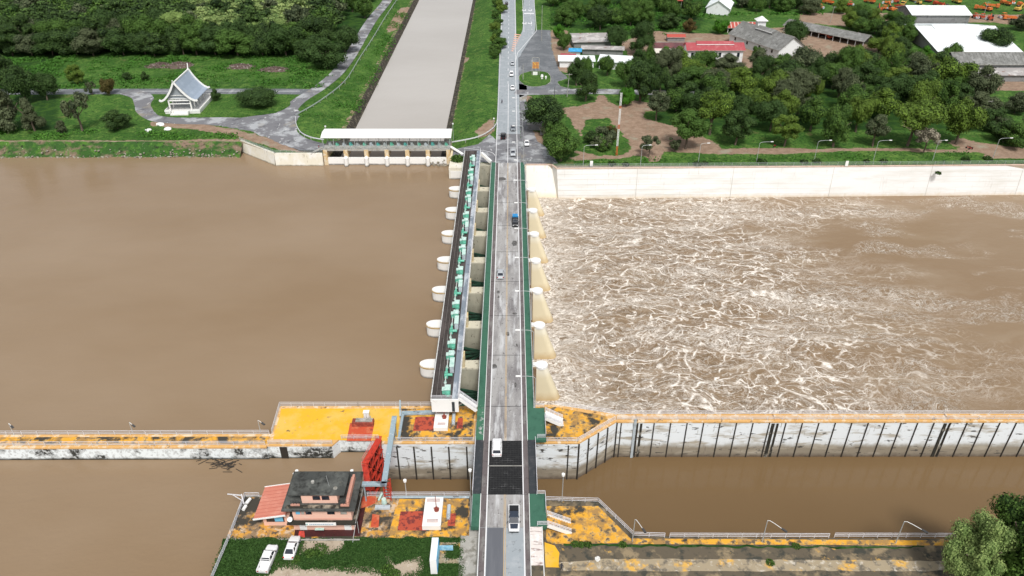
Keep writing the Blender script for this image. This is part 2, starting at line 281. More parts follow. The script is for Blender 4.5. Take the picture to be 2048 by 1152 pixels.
# ---------------------------------------------------------------- water
def water_mat(name,c1,c2,rough,bumps,foam=False,spec=.5,dist=.25):
    m=bpy.data.materials.new(name); m.use_nodes=True; t=m.node_tree; N=t.nodes; L=t.links; b=N['Principled BSDF']
    b.inputs['Roughness'].default_value=rough; b.inputs['Specular IOR Level'].default_value=spec; b.inputs['IOR'].default_value=1.33
    pos=N.new('ShaderNodeNewGeometry').outputs['Position']
    def noise(scale,det,vec,st=(1,1,1),rg=.55,col=False):
        mp=N.new('ShaderNodeMapping'); mp.inputs['Scale'].default_value=st; L.new(vec,mp.inputs[0])
        n=N.new('ShaderNodeTexNoise'); n.inputs['Scale'].default_value=scale; n.inputs['Detail'].default_value=det; n.inputs['Roughness'].default_value=rg
        L.new(mp.outputs[0],n.inputs['Vector']); return n.outputs[1 if col else 0]
    def mth(op,a,b_=None,c=None,clamp=False):
        n=N.new('ShaderNodeMath'); n.operation=op; n.use_clamp=clamp
        for i,v in enumerate((a,b_,c)):
            if v is None: continue
            if isinstance(v,(int,float)): n.inputs[i].default_value=v
            else: L.new(v,n.inputs[i])
        return n.outputs[0]
    def mr(v,a,b_,c=0,d=1,sm=False):
        n=N.new('ShaderNodeMapRange'); L.new(v,n.inputs[0])
        if sm: n.interpolation_type='SMOOTHSTEP'
        for i,x in zip((1,2,3,4),(a,b_,c,d)): n.inputs[i].default_value=x
        return n.outputs[0]
    def mix(f,a,b_):
        n=N.new('ShaderNodeMix'); n.data_type='RGBA'; L.new(f,n.inputs[0])
        for i,x in((6,a),(7,b_)):
            if isinstance(x,tuple): n.inputs[i].default_value=(*x,1)
            else: L.new(x,n.inputs[i])
        return n.outputs[2]
    base=mix(mr(noise(.02,4,pos,(.6,1,1)),.35,.65),c1,c2)
    hgt=None
    for sc_,st,amp in bumps:
        h=mth('MULTIPLY',noise(sc_,3,pos,st),amp); hgt=h if hgt is None else mth('ADD',hgt,h)
    if foam:
        def warp(vec,scale,amt,det=3):
            c=noise(scale,det,vec,col=True)
            s=N.new('ShaderNodeVectorMath'); s.operation='SUBTRACT'; L.new(c,s.inputs[0]); s.inputs[1].default_value=(.5,.5,.5)
            k=N.new('ShaderNodeVectorMath'); k.operation='SCALE'; L.new(s.outputs[0],k.inputs[0]); k.inputs['Scale'].default_value=amt
            a=N.new('ShaderNodeVectorMath'); a.operation='ADD'; L.new(vec,a.inputs[0]); L.new(k.outputs[0],a.inputs[1]); return a.outputs[0]
        w1=warp(pos,.045,16); w2=warp(w1,.22,5.0); w3=warp(w2,.9,1.6)
        def ridge(vec,scale,st,det,lo,hi,rg=.5):
            n=noise(scale,det,vec,st,rg); a=mth('ABSOLUTE',mth('SUBTRACT',n,.5)); return mr(a,hi,lo)
        def vor(vec,scale,st,wd):
            mp=N.new('ShaderNodeMapping'); mp.inputs['Scale'].default_value=st; L.new(vec,mp.inputs[0])
            v=N.new('ShaderNodeTexVoronoi'); v.feature='DISTANCE_TO_EDGE'; v.inputs['Scale'].default_value=scale; L.new(mp.outputs[0],v.inputs['Vector'])
            return mr(v.outputs['Distance'],wd,wd*.15)
        sx=N.new('ShaderNodeSeparateXYZ'); L.new(pos,sx.inputs[0]); X=sx.outputs[0]; Y=sx.outputs[1]
        big=noise(.035,4,pos,(.55,1.3,1)); 
        # churn: strong near the gates, dying out downstream
        D=mr(mth('ADD',X,mth('MULTIPLY',mth('SUBTRACT',big,.5),-200)),40,132,1,.0,True)
        streak=noise(.08,5,w1,(.3,1.5,1))
        S=mr(streak,.4,.62,.18,1,True)
        l1=vor(w2,.23,(.65,1.2,1),.046); l2=vor(w3,.5,(.7,1.25,1),.06); l3=ridge(w2,.3,(.6,1.35,1),6,.0,.011,.6); l4=ridge(w3,.8,(.6,1.35,1),6,.0,.022,.65); l5=ridge(w1,.12,(.6,1.3,1),7,0,.012,.62)
        brk=mr(noise(.5,5,w1),.36,.56)
        a=mth('MULTIPLY',mth('MAXIMUM',mth('MAXIMUM',l1,l3),mth('MAXIMUM',l5,vor(w1,.115,(.6,1.25,1),.03))),brk)
        b2=mth('MULTIPLY',mth('MAXIMUM',mth('MULTIPLY',l2,.65),mth('MULTIPLY',l4,.75)),S)
        cl=mth('MULTIPLY',mr(noise(1.5,8,w2,(.5,1.4,1),.75),.49,.6),mr(streak,.5,.64,0,.95,True))
        gate=mth('MULTIPLY',mr(noise(1.1,8,w2,(.8,1.2,1),.75),.42,.58),mr(mth('ADD',X,mth('MULTIPLY',big,12)),30,16))
        F=mth('MULTIPLY',mth('MAXIMUM',mth('MAXIMUM',mth('MAXIMUM',a,b2),cl),gate),mr(D,0,.7))
        patch=mr(noise(.06,6,w1,(.5,1.5,1)),.51,.6)
        far=mth('MULTIPLY',mth('MAXIMUM',l3,mth('MULTIPLY',l4,.8)),patch)
        F=mth('MAXIMUM',F,far)
        F=mth('MULTIPLY',F,mr(noise(2.5,5,pos,(.7,1.3,1),.7),.3,.55,.28,1.1),clamp=True)
        dk=mth('MULTIPLY',D,mr(noise(.3,5,w2,(.6,1.5,1)),.56,.4))
        murk=mix(mth('MULTIPLY',dk,.6),base,(.135,.088,.046))
        murk=mix(mth('MULTIPLY',mr(noise(.1,5,w1,(.4,1.6,1)),.5,.7),.35),murk,(.33,.26,.18))
        base=mix(F,murk,(.88,.82,.74))
        hgt=mth('ADD',hgt,mth('MULTIPLY',F,.25))
        hgt=mth('ADD',hgt,mth('MULTIPLY',noise(.25,5,w2),mth('MULTIPLY',D,2.2)))
        L.new(mr(F,0,1,rough,.85),b.inputs['Roughness'])
    L.new(base,b.inputs['Base Color'])
    bp=N.new('ShaderNodeBump'); bp.inputs['Strength'].default_value=1; bp.inputs['Distance'].default_value=dist
    L.new(hgt,bp.inputs['Height']); L.new(bp.outputs[0],b.inputs['Normal']); return m
m_up=water_mat('river_water_calm',(.235,.162,.096),(.275,.2,.13),.13,[(.6,(1,1.6,1),.3),(.12,(1,2,1),.6),(1.6,(.8,1.6,1),.2)],dist=.16,spec=.35)
m_dn=water_mat('river_water_churning',(.225,.15,.085),(.25,.175,.105),.3,[(.5,(.7,1.4,1),.35)],foam=True,spec=.4)
m_ch=water_mat('lock_water',(.15,.095,.045),(.17,.11,.055),.1,[(.9,(1,1.6,1),.15),(.2,(1,2,1),.3)],dist=.08,spec=.4)
m_cn=water_mat('canal_water_pale',(.4,.37,.335),(.44,.41,.375),.2,[(.5,(2,.6,1),.3),(.12,(1,.5,1),.6)],dist=.14,spec=.7)
def wsheet(name,pts,z,m):
    o=MB().sheet(pts,z).build(name,m); return tag(o,kind='structure')
XG=-15.5
wsheet('upstream_water',[(-3000,-300),(-25.5,-300),(-25.5,92.9),(-27.2,99.3),(-25.5,105.8),(XG,120),(XG,262),(-60,262),(-3000,270)],UW,m_up)
wsheet('downstream_water',[(XG,113.4),(3000,113.4),(3000,242),(XG,242)],DW,m_dn)
wsheet('lock_chamber_water',[(-27,90),(3000,60),(3000,112.6),(-27,112.6)],DW-.02,m_ch)
wsheet('canal_water',[(-66,250.2),(-21,250.2),(-25,262),(-26.2,1400),(-59,1400),(-63,262)],CW,m_cn)
# ---------------------------------------------------------------- riverbed: one sheet to the horizon, below everything
bed=MB().sheet([(-4000,-1500),(4000,-1500),(4000,5000),(-4000,5000)],-16).build('ground',m_sand); tag(bed,kind='structure')
# ---------------------------------------------------------------- far land
def frontY(x):
    P=[(-4000,262),(-99,261.2),(-83.5,248.9),(-66.5,248.9),(-66,252),(-21,252),(-20.5,243),(-10,240.6),(9,240.2),(10,239.6),(14.5,238.2),(4000,240)]
    for (a,ya),(b,yb) in zip(P,P[1:]):
        if x<=b: return ya+(yb-ya)*(x-a)/(b-a)
    return 239
def landz(x,y):
    if -82<x<-13 and y>251.5:
        P=[(-82,GL),(-77,GL-.2),(-64,-3.6),(-61,-6.3),(-59.5,-8),(-27,-8),(-25.6,-5.2),(-24,-4.6),(-15,GL-.1),(-13,GL)]
        for (a,za),(b,zb) in zip(P,P[1:]):
            if x<=b:
                z=za+(zb-za)*(x-a)/(b-a); break
        return z
    return GL
xs=sorted(set([-4000,-2500,-1500,-1000,-700,-560,-480]+list(np.arange(-430,-90,2.2))+list(np.arange(-90,-10,1.0))+[-66.5,-66,-21,-20.5,-61.5,-59.5,-27,-25.6]+list(np.arange(-10,90,1.5))+list(np.arange(90,430,2.2))+[430,480,560,700,1000,1500,2500,4000]))
ts=list(np.arange(0,90,1.3))+list(np.arange(90,260,2.4))+list(np.arange(260,420,6))+[450,500,600,800,1200,2000,4000]
V=[];AX=len(xs)
for t in ts:
    for x in xs:
        y=frontY(x)*(1-min(t/200,1))+250*min(t/200,1)+t; V.append((x,y,landz(x,y)))
Fc=[(j*AX+i,j*AX+i+1,(j+1)*AX+i+1,(j+1)*AX+i) for j in range(len(ts)-1) for i in range(AX-1)]
me=bpy.data.meshes.new('far_land'); me.from_pydata([tuple(map(float,v)) for v in V],[],Fc); me.update()
VA=np.array(V)
def inpoly(pts,X,Y):
    ins=np.zeros(len(X),bool); n=len(pts)
    for i in range(n):
        x1,y1=pts[i]; x2,y2=pts[(i+1)%n]
        if y1==y2: continue
        c=((y1>Y)!=(y2>Y))&(X<(x2-x1)*(Y-y1)/(y2-y1)+x1); ins^=c
    return ins
dirt_px=[ # brown paths and bare earth, in the park and on the left bank
 [(1120,216),(1150,213),(1192,203),(1196,190),(1206,190),(1222,205),(1236,213),(1268,200),(1310,207),(1325,222),(1290,222),(1285,235),(1330,248),(1380,262),(1420,280),(1445,298),(1520,296),(1640,298),(1700,295),(1990,300),(1990,305),(1700,302),(1620,306),(1450,309),(1330,303),(1320,322),(1300,322),(1290,312),(1262,312),(1235,318),(1190,318),(1150,306),(1150,300),(1200,312),(1238,312),(1262,300),(1258,285),(1240,262),(1225,248),(1222,234),(1200,238),(1170,240),(1162,275),(1158,275),(1150,255),(1135,232)],
 [(1240,240),(1262,228),(1292,238),(1270,250),(1280,268),(1268,290),(1262,275),(1250,258)],
 [(1890,285),(1920,275),(1960,285),(2010,292),(2100,300),(2100,318),(1985,318),(1960,303),(1930,300)],
 [(1800,238),(1815,242),(1826,260),(1820,260),(1808,250)],
 [(1045,190),(1062,192),(1058,225),(1062,260),(1100,270),(1085,290),(1100,318),(1060,322),(1052,300),(1044,250)],
 [(1135,318),(1155,312),(1200,316),(1160,322)],
 [(-400,278),(130,281),(480,279),(490,285),(130,286),(-400,286)],
 [(300,243),(400,245),(480,262),(560,280),(640,296),(640,306),(560,300),(470,272),(380,258),(300,252)],
 [(1400,140),(1340,130),(1270,128),(1240,85),(1300,62),(1480,70),(1500,60),(1620,50),(1730,70),(1780,125),(1740,140),(1600,128),(1560,135)],
 [(1780,60),(1835,45),(1990,45),(2100,60),(2100,30),(1600,25),(1600,45)],
 [(1790,80),(1815,82),(1820,100),(1790,100)],[(1905,150),(2100,168),(2100,182),(1905,180)],
 [(800,10),(840,2),(815,30),(795,50),(770,62),(780,40)],[(905,105),(925,98),(940,108),(925,115)],[(950,262),(985,235),(992,262),(960,278)],
 [(1100,60),(1135,60),(1160,150),(1110,140)]]
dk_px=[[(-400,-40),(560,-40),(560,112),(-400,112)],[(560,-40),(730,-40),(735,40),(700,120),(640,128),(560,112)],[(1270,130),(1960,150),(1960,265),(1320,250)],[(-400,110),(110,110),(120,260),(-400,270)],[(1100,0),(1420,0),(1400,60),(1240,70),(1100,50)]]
X,Y=VA[:,0],VA[:,1]
def soft(polys,br):
    m=np.zeros(len(X))
    for dx,dy in ((0,0),(br,0),(-br,0),(0,br),(0,-br)):
        q=np.zeros(len(X),bool)
        for p in polys: q|=inpoly(gp(p),X+dx,Y+dy)
        m+=q/5
    return m
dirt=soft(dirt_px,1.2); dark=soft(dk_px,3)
bank=((X>-64.2)&(X<-23.9)&(Y>250)).astype(float); bed_=((X>-66.5)&(X<-63.5)).astype(float)*.45+((X>-24.5)&(X<-22.8))*.4
for nm,arr in(('dirt',np.maximum(dirt,bed_)),('shade',dark),('lining',bank)):
    a=me.attributes.new(nm,'FLOAT','POINT'); a.data.foreach_set('value',arr.astype(np.float32))
def grass_mat(name,attrs=True):
    m=bpy.data.materials.new(name); m.use_nodes=True; t=m.node_tree; N=t.nodes; L=t.links; b=N['Principled BSDF']
    b.inputs['Roughness'].default_value=.9; b.inputs['Specular IOR Level'].default_value=.1
    pos=N.new('ShaderNodeNewGeometry').outputs['Position']
    def noise(s,d=5,st=(1,1,1)):
        mp=N.new('ShaderNodeMapping'); mp.inputs['Scale'].default_value=st; L.new(pos,mp.inputs[0])
        n=N.new('ShaderNodeTexNoise'); n.inputs['Scale'].default_value=s; n.inputs['Detail'].default_value=d; n.inputs['Roughness'].default_value=.65; L.new(mp.outputs[0],n.inputs['Vector']); return n.outputs[0]
    def mr(v,a,c):
        n=N.new('ShaderNodeMapRange'); L.new(v,n.inputs[0]); n.inputs[1].default_value=a; n.inputs[2].default_value=c; return n.outputs[0]
    def mix(f,a,c):
        n=N.new('ShaderNodeMix'); n.data_type='RGBA'; L.new(f,n.inputs[0])
        for i,x in((6,a),(7,c)):
            if isinstance(x,tuple): n.inputs[i].default_value=(*x,1)
            else: L.new(x,n.inputs[i])
        return n.outputs[2]
    c=mix(mr(noise(.05),.4,.62),(.04,.105,.018),(.075,.16,.03))
    c=mix(mr(noise(.35,6),.5,.68),c,(.125,.21,.045)); c=mix(mr(noise(1.3,7),.5,.62),c,(.02,.052,.012)); c=mix(mr(noise(.11,6),.62,.72),c,(.13,.13,.05))
    if attrs:
        def att(n,lo,hi,amp,s):
            a=N.new('ShaderNodeAttribute'); a.attribute_name=n; k=N.new('ShaderNodeMath'); k.operation='MULTIPLY_ADD'
            z=N.new('ShaderNodeMath'); z.operation='SUBTRACT'; L.new(noise(s,6),z.inputs[0]); z.inputs[1].default_value=.5
            L.new(z.outputs[0],k.inputs[0]); k.inputs[1].default_value=amp; L.new(a.outputs['Fac'],k.inputs[2]); return mr(k.outputs[0],lo,hi)
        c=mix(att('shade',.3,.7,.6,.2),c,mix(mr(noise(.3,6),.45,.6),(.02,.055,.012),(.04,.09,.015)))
        d=mix(mr(noise(.5,6),.4,.65),(.24,.165,.115),(.33,.235,.17)); d=mix(mr(noise(.15,5),.55,.7),d,(.3,.27,.2)); d=mix(mr(noise(2.5,5),.6,.7),d,(.15,.11,.08))
        c=mix(att('dirt',.42,.58,1.6,.45),c,d)
        c=mix(att('lining',.4,.6,.5,.6),c,mix(mr(noise(.8,6),.5,.65),(.045,.04,.033),(.16,.14,.1)))
    L.new(c,b.inputs['Base Color'])
    bp=N.new('ShaderNodeBump'); bp.inputs['Strength'].default_value=.8; bp.inputs['Distance'].default_value=.35; L.new(noise(.9,7),bp.inputs['Height']); L.new(bp.outputs[0],b.inputs['Normal'])
    return m
m_grass=grass_mat('meadow_grass'); m_lawn=mat('lawn_grass',(.018,.055,.012),[((.03,.08,.016),.12,.45,.6),((.06,.105,.035),.9,.55,.7,(1,1,1),8),((.01,.035,.008),.5,.5,.62),((.12,.1,.06),.7,.64,.72,(1,1,1),9)],.95,(3,.5,.1),spec=.1)
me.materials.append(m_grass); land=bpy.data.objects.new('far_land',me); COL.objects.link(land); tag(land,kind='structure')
# earth face under the land front and canal sides
sk=MB()
fx=[x for x in xs]
for a,b in zip(fx,fx[1:]):
    if -66.2<a<-20.7: continue
    sk.add([(a,frontY(a),GL),(b,frontY(b),GL),(b,frontY(b)+.3,-15),(a,frontY(a)+.3,-15)],[(0,3,2,1)])
tag(sk.build('earth_face',m_sand),kind='structure')
# river bank slope, left
m_bank=mat('bank_weeds',(.03,.085,.015),[((.2,.14,.1),.18,.48,.58,(.6,1,1),7),((.06,.15,.02),.4,.5,.62),((.02,.03,.012),.7,.55,.68,(1,1,1),8),((.55,.52,.45),1.6,.66,.72,(1,1,1),6),((.5,.46,.4),'z',UW+.9,UW+.1,(1.6,))],.95,(1.2,1,.5))
bk=MB(); bx=list(np.arange(-440,-98,2.5))+[-98.3]; rows=[(0,GL+.02),(.9,GL-.5),(2.2,-2.6),(3.6,-3.9),(5.2,UW-.1),(6.5,-7)]
pts=[]
for k,(d,z) in enumerate(rows):
    for x in bx:
        wv=1.3*mnoise.noise((x*.06,k*.3,2))+.7*mnoise.noise((x*.3,k,5))
        pts.append((x,frontY(x)+.2-d+(wv if k else 0),z+(.35*mnoise.noise((x*.4,k*2,1)) if 0<k<5 else 0)))
n=len(bx); bk.add([(-4000,frontY(-440)-rows[k//1][0],rows[k][1]) for k in range(0)] ,[])
bk.add(pts,[(k*n+i,(k+1)*n+i,(k+1)*n+i+1,k*n+i+1) for k in range(5) for i in range(n-1)])
tag(bk.build('river_bank',m_bank),kind='structure')
# ---------------------------------------------------------------- roads on the far side
def road(name,pts,wd,z,m,sm=6):
    return tag(MB().strip(crom(pts,sm) if sm else pts,wd,z).build(name,m),kind='structure')
def area(name,pts,z,m,amp=0,seed=0,step=1.5):
    p=ragged(pts,amp,step,seed) if amp else pts
    return tag(MB().sheet(p,z).build(name,m),kind='structure')
Z1,Z2,Z3,Z4=GL+.03,GL+.045,GL+.06,GL+.075
area('left_yard_asphalt',gp([(478,236),(552,226),(590,206),(600,225),(592,250),(597,268),(620,283),(648,290),(648,301),(600,300),(565,290),(535,276),(500,262),(440,252),(380,246)]),Z1,m_asph2,.5,3)
road('left_road',gp([(795,-40),(775,0),(745,38),(722,75),(700,112),(672,148),(635,178),(600,200),(578,222),(570,245),(578,266),(600,282),(645,295)]),[6]*9*6,Z2,m_asph2) if False else road('left_road',gp([(795,-40),(775,0),(745,38),(722,75),(700,112),(672,148),(635,178),(600,200),(578,222),(570,245),(578,266),(600,282),(645,295)]),6.2,Z2,m_asph2)
road('upper_loop_road',gp([(-300,186),(0,184),(240,183),(330,183),(450,183),(560,183),(625,184)]),7.5,Z1+.004,m_asph)
road('lower_loop_road',gp([(255,183),(282,192),(290,208),(295,222),(320,236),(370,241),(450,242),(520,243),(560,240)]),[8]*60,Z2+.004,m_asph2)
XL,XR=-4.17,2.05
area('main_road',[(-5.6,238),(-5.6,300),(-5.9,380),(-5.9,800),(2.8,800),(2.8,420),(3.4,390),(3.4,238)],Z2,m_asphpale)
area('main_road_old_lane',[(-5.5,262),(-5.5,235.5),(-1.2,235.5),(-1.3,262)],Z3,m_asph)
area('junction_asphalt',gp([(1032,100),(1040,95),(1072,60),(1101,60),(1104,100),(1118,140),(1140,160),(1140,186),(1048,190),(1032,200)]),Z1,m_asph,.3,4)
area('right_verge_gravel',[(3.3,238.8),(3.3,330),(7,330),(6.5,300),(9,262),(14,252),(16,240.5)],Z1,m_asph2,.4,6)
road('second_carriageway',gp([(1059,-60),(1058,0),(1058,35),(1057,62),(1045,82),(1031,104),(1024,125)]),[7]*30+[6.5]*3+[4.5]*4 ,Z3,m_asphpale)
road('east_road',gp([(1030,184),(1060,185),(1110,184),(1180,183),(1260,184),(1340,186),(1450,190)]),7,Z2+.004,m_asph2)
area('west_apron',[(-21,252.5),(-21,247),(-15.5,244.5),(-12.5,241.2),(-5.5,240.6),(-5.5,262),(-8,268),(-12,258)],Z1,m_asph2,.2,5)
for nm,pp,a in(('round_lawn',gp(crom([(1037,156),(1045,147),(1068,142),(1096,146),(1102,160),(1095,169),(1072,174),(1048,170)],5,True)),.2),
   ('small_lawn',gp(crom([(1115,165),(1125,160),(1145,157),(1170,166),(1170,177),(1140,177),(1122,173)],5,True)),.2),
   ('pavilion_lawn',gp(crom([(299,212),(306,198),(335,189),(450,188),(560,189),(583,203),(580,214),(545,228),(450,235),(350,236),(312,230)],5,True)),.3)):
    kerb=tag(MB().sheet([(x,y) for x,y in pp],Z4+.02).build('lawn_kerb',m_conc),kind='structure') if nm!='pavilion_lawn' else None
    cx_=sum(p[0] for p in pp)/len(pp); cyy=sum(p[1] for p in pp)/len(pp)
    ins=[(cx_+(x-cx_)*.975,cyy+(y-cyy)*.975) for x,y in pp]
    area(nm,ins,Z4+.06,m_grass,a,2)
# painted lines
def lines(name,segs,m,wd=.18,z=Z4):
    b=MB()
    for s in segs: b.strip(s,wd,z)
    return tag(b.build(name,m),kind='structure')
def dash(x,y0,y1,on,off): 
    o=[];y=y0
    while y<y1: o.append([(x,y),(x,min(y+on,y1))]); y+=on+off
    return o
lines('road_edge_lines',[[(XL-1.2,262),(XL-1.2,330),(-5.5,380),(-5.6,800)],[(2.1,238),(2.1,400),(2.5,440),(2.5,800)],[(-5.4,238.2),(-5.4,246)],crom([(-5.4,246),(-7,250),(-12,252.5),(-17,254)],5),gp([(1048,64),(1045,0)],GL),gp([(1068,0),(1073,62),(1035,106),(1032,120)],GL)],m_line,.22)
lines('road_centre_dashes',dash(-1.2,238,330,50,0)+dash(-1.4,330,700,4,6)+dash(-5.2,246,262,.9,.9)+dash(gp([(1058,0)])[0][0],420,520,3,6),m_line,.2)
lines('left_road_line',[gp([(285,182.5),(600,182.5)])],m_line,.35,Z3)
hb=MB()
for i in range(9):
    t=i/9; y=68+t*36; hb.sheet(gp([(1029-t*7,y),(1042-t*17,y+1.5),(1042-t*17,y+3.4),(1029-t*7,y+1.9)]),Z4+.01)
tag(hb.build('chevron_marking',m_hatch),kind='structure')
ar=MB()
for px,py in((1052,46),(1063,46),(1051,20),(1063,20)):
    x,y=G(px,py); ar.box(x-.2,x+.2,y-3.2,y+2,Z4,Z4+.01); ar.sheet([(x-.2,y-3.2),(x-2.2,y-1.4),(x-2.0,y+.9),(x-1.0,y-1.2),(x-.2,y-1.6)],Z4+.012)
tag(ar.build('lane_arrows',m_line),kind='structure')
lines('stop_bar',[gp([(1048,27),(1068,27)])],m_line,2.5)
# ---------------------------------------------------------------- near land
nl=MB().prism(gp([(488,991),(943,991)],PZ)+[(-5.6,93.1),(-5.6,-200),(-60,-200)]+gp([(400,1200),(452,1076),(488,991)],PZ)[:-1],-15,PZ)
tag(nl.build('near_land_left',m_conc),kind='structure')
nr_pts=gp([(1085,999),(1199,1003),(1270,1071),(1500,1075),(2200,1080)],PZ)+[(400,83),(400,-200),(4.4,-200),(4.4,92.9)]
tag(MB().prism(nr_pts,-15,PZ).build('near_land_right',m_concd),kind='structure')
tag(MB().box(-5.58,4.38,-200,91.0,-15,-1.3).build('bridge_embankment',m_conc),kind='structure')
# ---------------------------------------------------------------- railing builder
def rail_mb(path,h=1.1,n=3,sp=2.5,r=.03,z0=None):
    b=MB(); pts=[Vector(p) for p in path]
    for k in range(n):
        zz=h*(k+1)/n
        for a,c in zip(pts,pts[1:]): b.beam(a+Vector((0,0,zz)),c+Vector((0,0,zz)),r*2)
    for a,c in zip(pts,pts[1:]):
        l=(c-a).length; m=max(1,round(l/sp))
        for i in range(m+1):
            p=a+(c-a)*(i/m); b.beam(p-Vector((0,0,.02)),p+Vector((0,0,h+.03)),r*2)
    return b
S=15.3; PY=[129.5+S*i for i in range(7)]       # near face of each pier
# ---------------------------------------------------------------- road bridge
YE=238.3; YB=104.5; YN=91.2
br=thing('road_bridge','long grey road bridge with green walkways crossing the dam piers','bridge',(-1,YB,0))
MB().box(-5.2,3.0,YB,YE,-1.1,0).build('deck',m_deck,br)
b=MB()
b.box(-5.2,XL-.1,YB+.01,YE-.01,0,.012).box(2.15,3.0,YB+.01,YE-.01,0,.012); b.build('shoulder',m_shoulder,br)
MB().box(-6.7,-5.3,YB+9.8,YE,-.5,.2).build('walkway',m_green,br)
MB().box(-6.75,-5.3,YB,YB+9.79,-.5,.2).build('walkway',m_greenw,br)
MB().box(3.1,4.45,YB+9.6,YE,-.5,.2).build('walkway',m_green,br)
MB().prism([(3.1,YB),(3.1,YB+9.58),(4.45,YB+9.58),(4.45,YB+9.0),(6.6,YB+9.0),(6.6,YB)],-.5,.2).build('walkway_landing',m_green,br)
b=MB(); b.box(-5.3,-5.2,YB,YE,-1,.32).box(3.0,3.1,YB,YE,-1,.32); b.build('kerb',m_white,br)
b=MB(); b.box(-6.85,-6.7,YB+9.8,YE,-.7,.28).box(4.45,4.6,YB+9.1,YE,-.7,.28); b.build('edge_beam',m_white,br)
for y in [YB+9.7]+[p+1.5 for p in PY]: MB().box(-5.18,2.98,y-.06,y+.06,.013,.02).build('expansion_joint',m_black,br)
b=MB()
for x in(-4.6,-2,0.6,2.6): b.box(x-.3,x+.3,YB+.1,YE-.1,-2.2,-1.1)
b.build('girder',m_conc,br)
b=MB(); b.box(XL-.11,XL+.09,YB+.01,YE-.02,.014,.022).box(2.0,2.2,YB+.01,YE-.02,.014,.022); b.build('edge_line',m_line,br)
b=MB()
b.box(-1.28,-1.18,YB+.01,YE-.02,.014,.02).box(-1.06,-.96,YB+.01,YE-.02,.014,.02); b.build('centre_line',m_liney,br)
b=MB()
for s_ in(0,1):
    pass
r=rail_mb([(-6.77,YB+9.5,.28),(-6.77,YE,.28)],.95,3,2.2,.022); r.build('railing',m_railg,br)
r=rail_mb([(4.53,YB+9.5,.28),(4.53,YE,.28)],.95,3,2.2,.022); r.build('railing',m_railg,br)
rail_mb([(4.5,YB+9.2,.2),(6.5,YB+9.2,.2),],1.0,3,1,.03).build('landing_railing',m_rail,br)
rail_mb([(6.55,YB+6.2,.2),(6.55,YB+.4,.2),(4.9,YB+.4,.2)],1.0,3,1.5,.03).build('landing_railing',m_rail,br)
# patched stains on the deck are worn repairs
pm=mat('repair_patch',(.09,.085,.08),[((.2,.2,.2),2,.5,.65)],.95)
b=MB(); rr=random.Random(3)
for px,py,w_,h_ in((1003,358,3.2,2.6),(1029,487,1.6,3),(1016,668,1.0,1.6),(989,733,1.3,1.6),(996,584,.7,1.5),(998,594,.6,1.2),(1030,627,1.2,1),(1030,770,.5,1.8),(1034,690,.4,1.2)):
    x,y=G(px,py,0); MB().sheet(ragged([(x-w_/2,y),(x-w_*.3,y-h_*.5),(x+w_*.35,y-h_*.4),(x+w_/2,y),(x+w_*.25,y+h_*.5),(x-w_*.3,y+h_*.45)],.15,.3,3),.0135).build('repair_patch',pm,br)
# bascule span
bs=thing('bascule_span','black steel grating span of the road bridge over the lock','bascule',(-1,YN,0))
MB().box(-4.3,2.0,YN+.02,YB-.02,-.9,-.02).build('grating',m_black,bs)
b=MB(); 
for i in range(25): y=YN+.3+i*.52; b.box(-4.25,1.95,y,y+.07,-.02,.01)
for i in range(13): x=-4.2+i*.5; b.box(x,x+.05,YN+.1,YB-.1,.011,.02)
b.build('grating_bar',mat('grating_bar',(.03,.03,.03),[((.12,.12,.12),.5,.55,.7)],.6),bs)
b=MB(); b.box(-5.25,-4.3,YN+.02,YB-.02,-.9,.03).box(2.0,3.05,YN+.02,YB-.02,-.9,.03); b.build('shoulder',m_shoulder,bs)
MB().box(-6.8,-5.3,YN+.02,YB-.02,-.6,.2).build('walkway',m_slate,bs); MB().box(3.1,4.55,YN+.02,YB-.02,-.6,.2).build('walkway',m_slate,bs)
b=MB(); b.box(-4.28,-4.1,YN+.02,YB-.02,.02,.05).box(1.98,2.16,YN+.02,YB-.02,.03,.05); b.build('edge_line',m_line,bs)
MB().box(-4.25,1.95,97.9,98.05,.021,.05).build('leaf_joint',m_conc,bs)
for x in(-6.75,4.5): rail_mb([(x,YN+.1,.2),(x,YB-.1,.2)],.95,3,2.2,.035).build('railing',m_rail,bs)
# near approach
na=thing('bridge_approach','near end of the bridge with concrete slab, asphalt and green pavements','bridge',(-1,84,0))
MB().box(-5.25,3.0,84.1,YN-.02,-1.3,0).build('deck',m_deck,na)
MB().box(-5.25,3.0,-200,84.05,-1.3,-.002).build('asphalt_deck',m_asphpale,na)
MB().box(-4.0,-1.25,-200,84.0,0,.008).build('new_asphalt_lane',m_asphnew,na)
b=MB(); b.box(-5.2,-4.2,84.12,YN-.03,.003,.012).box(2.15,2.98,-200,YN-.03,.003,.012).box(-5.2,-4.2,-200,84.0,.003,.012); b.build('shoulder',m_shoulder,na)
b=MB(); b.box(-4.28,-4.08,-200,YN-.03,.014,.022).box(2.0,2.2,-200,YN-.03,.014,.022); b.build('edge_line',m_line,na)
b=MB(); b.box(-1.3,-1.18,-200,YN-.03,.014,.02).box(-1.03,-.92,-200,YN-.03,.014,.02); b.build('centre_line',m_liney,na)
MB().box(-6.75,-5.35,84.1,YN-.02,-.7,.2).build('pavement',m_green,na)
MB().prism([(3.1,84.2),(3.1,YN-.02),(5.9,YN-.02),(5.9,84.2)],-.7,.2).build('pavement',m_green,na)
b=MB(); b.box(-5.35,-5.25,-200,YN-.02,-1.2,.3).box(3.0,3.1,-200,YN-.02,-1.2,.3); b.build('kerb',m_white,na)
MB().box(3.12,5.0,76.6,84.1,-1,.12).build('pavement_slab',mat('worn_white_slab',(.66,.6,.56),[((.25,.16,.14),.9,.55,.62,(.35,1.5,1)),((.8,.78,.76),1.5,.5,.7)],.8),na)
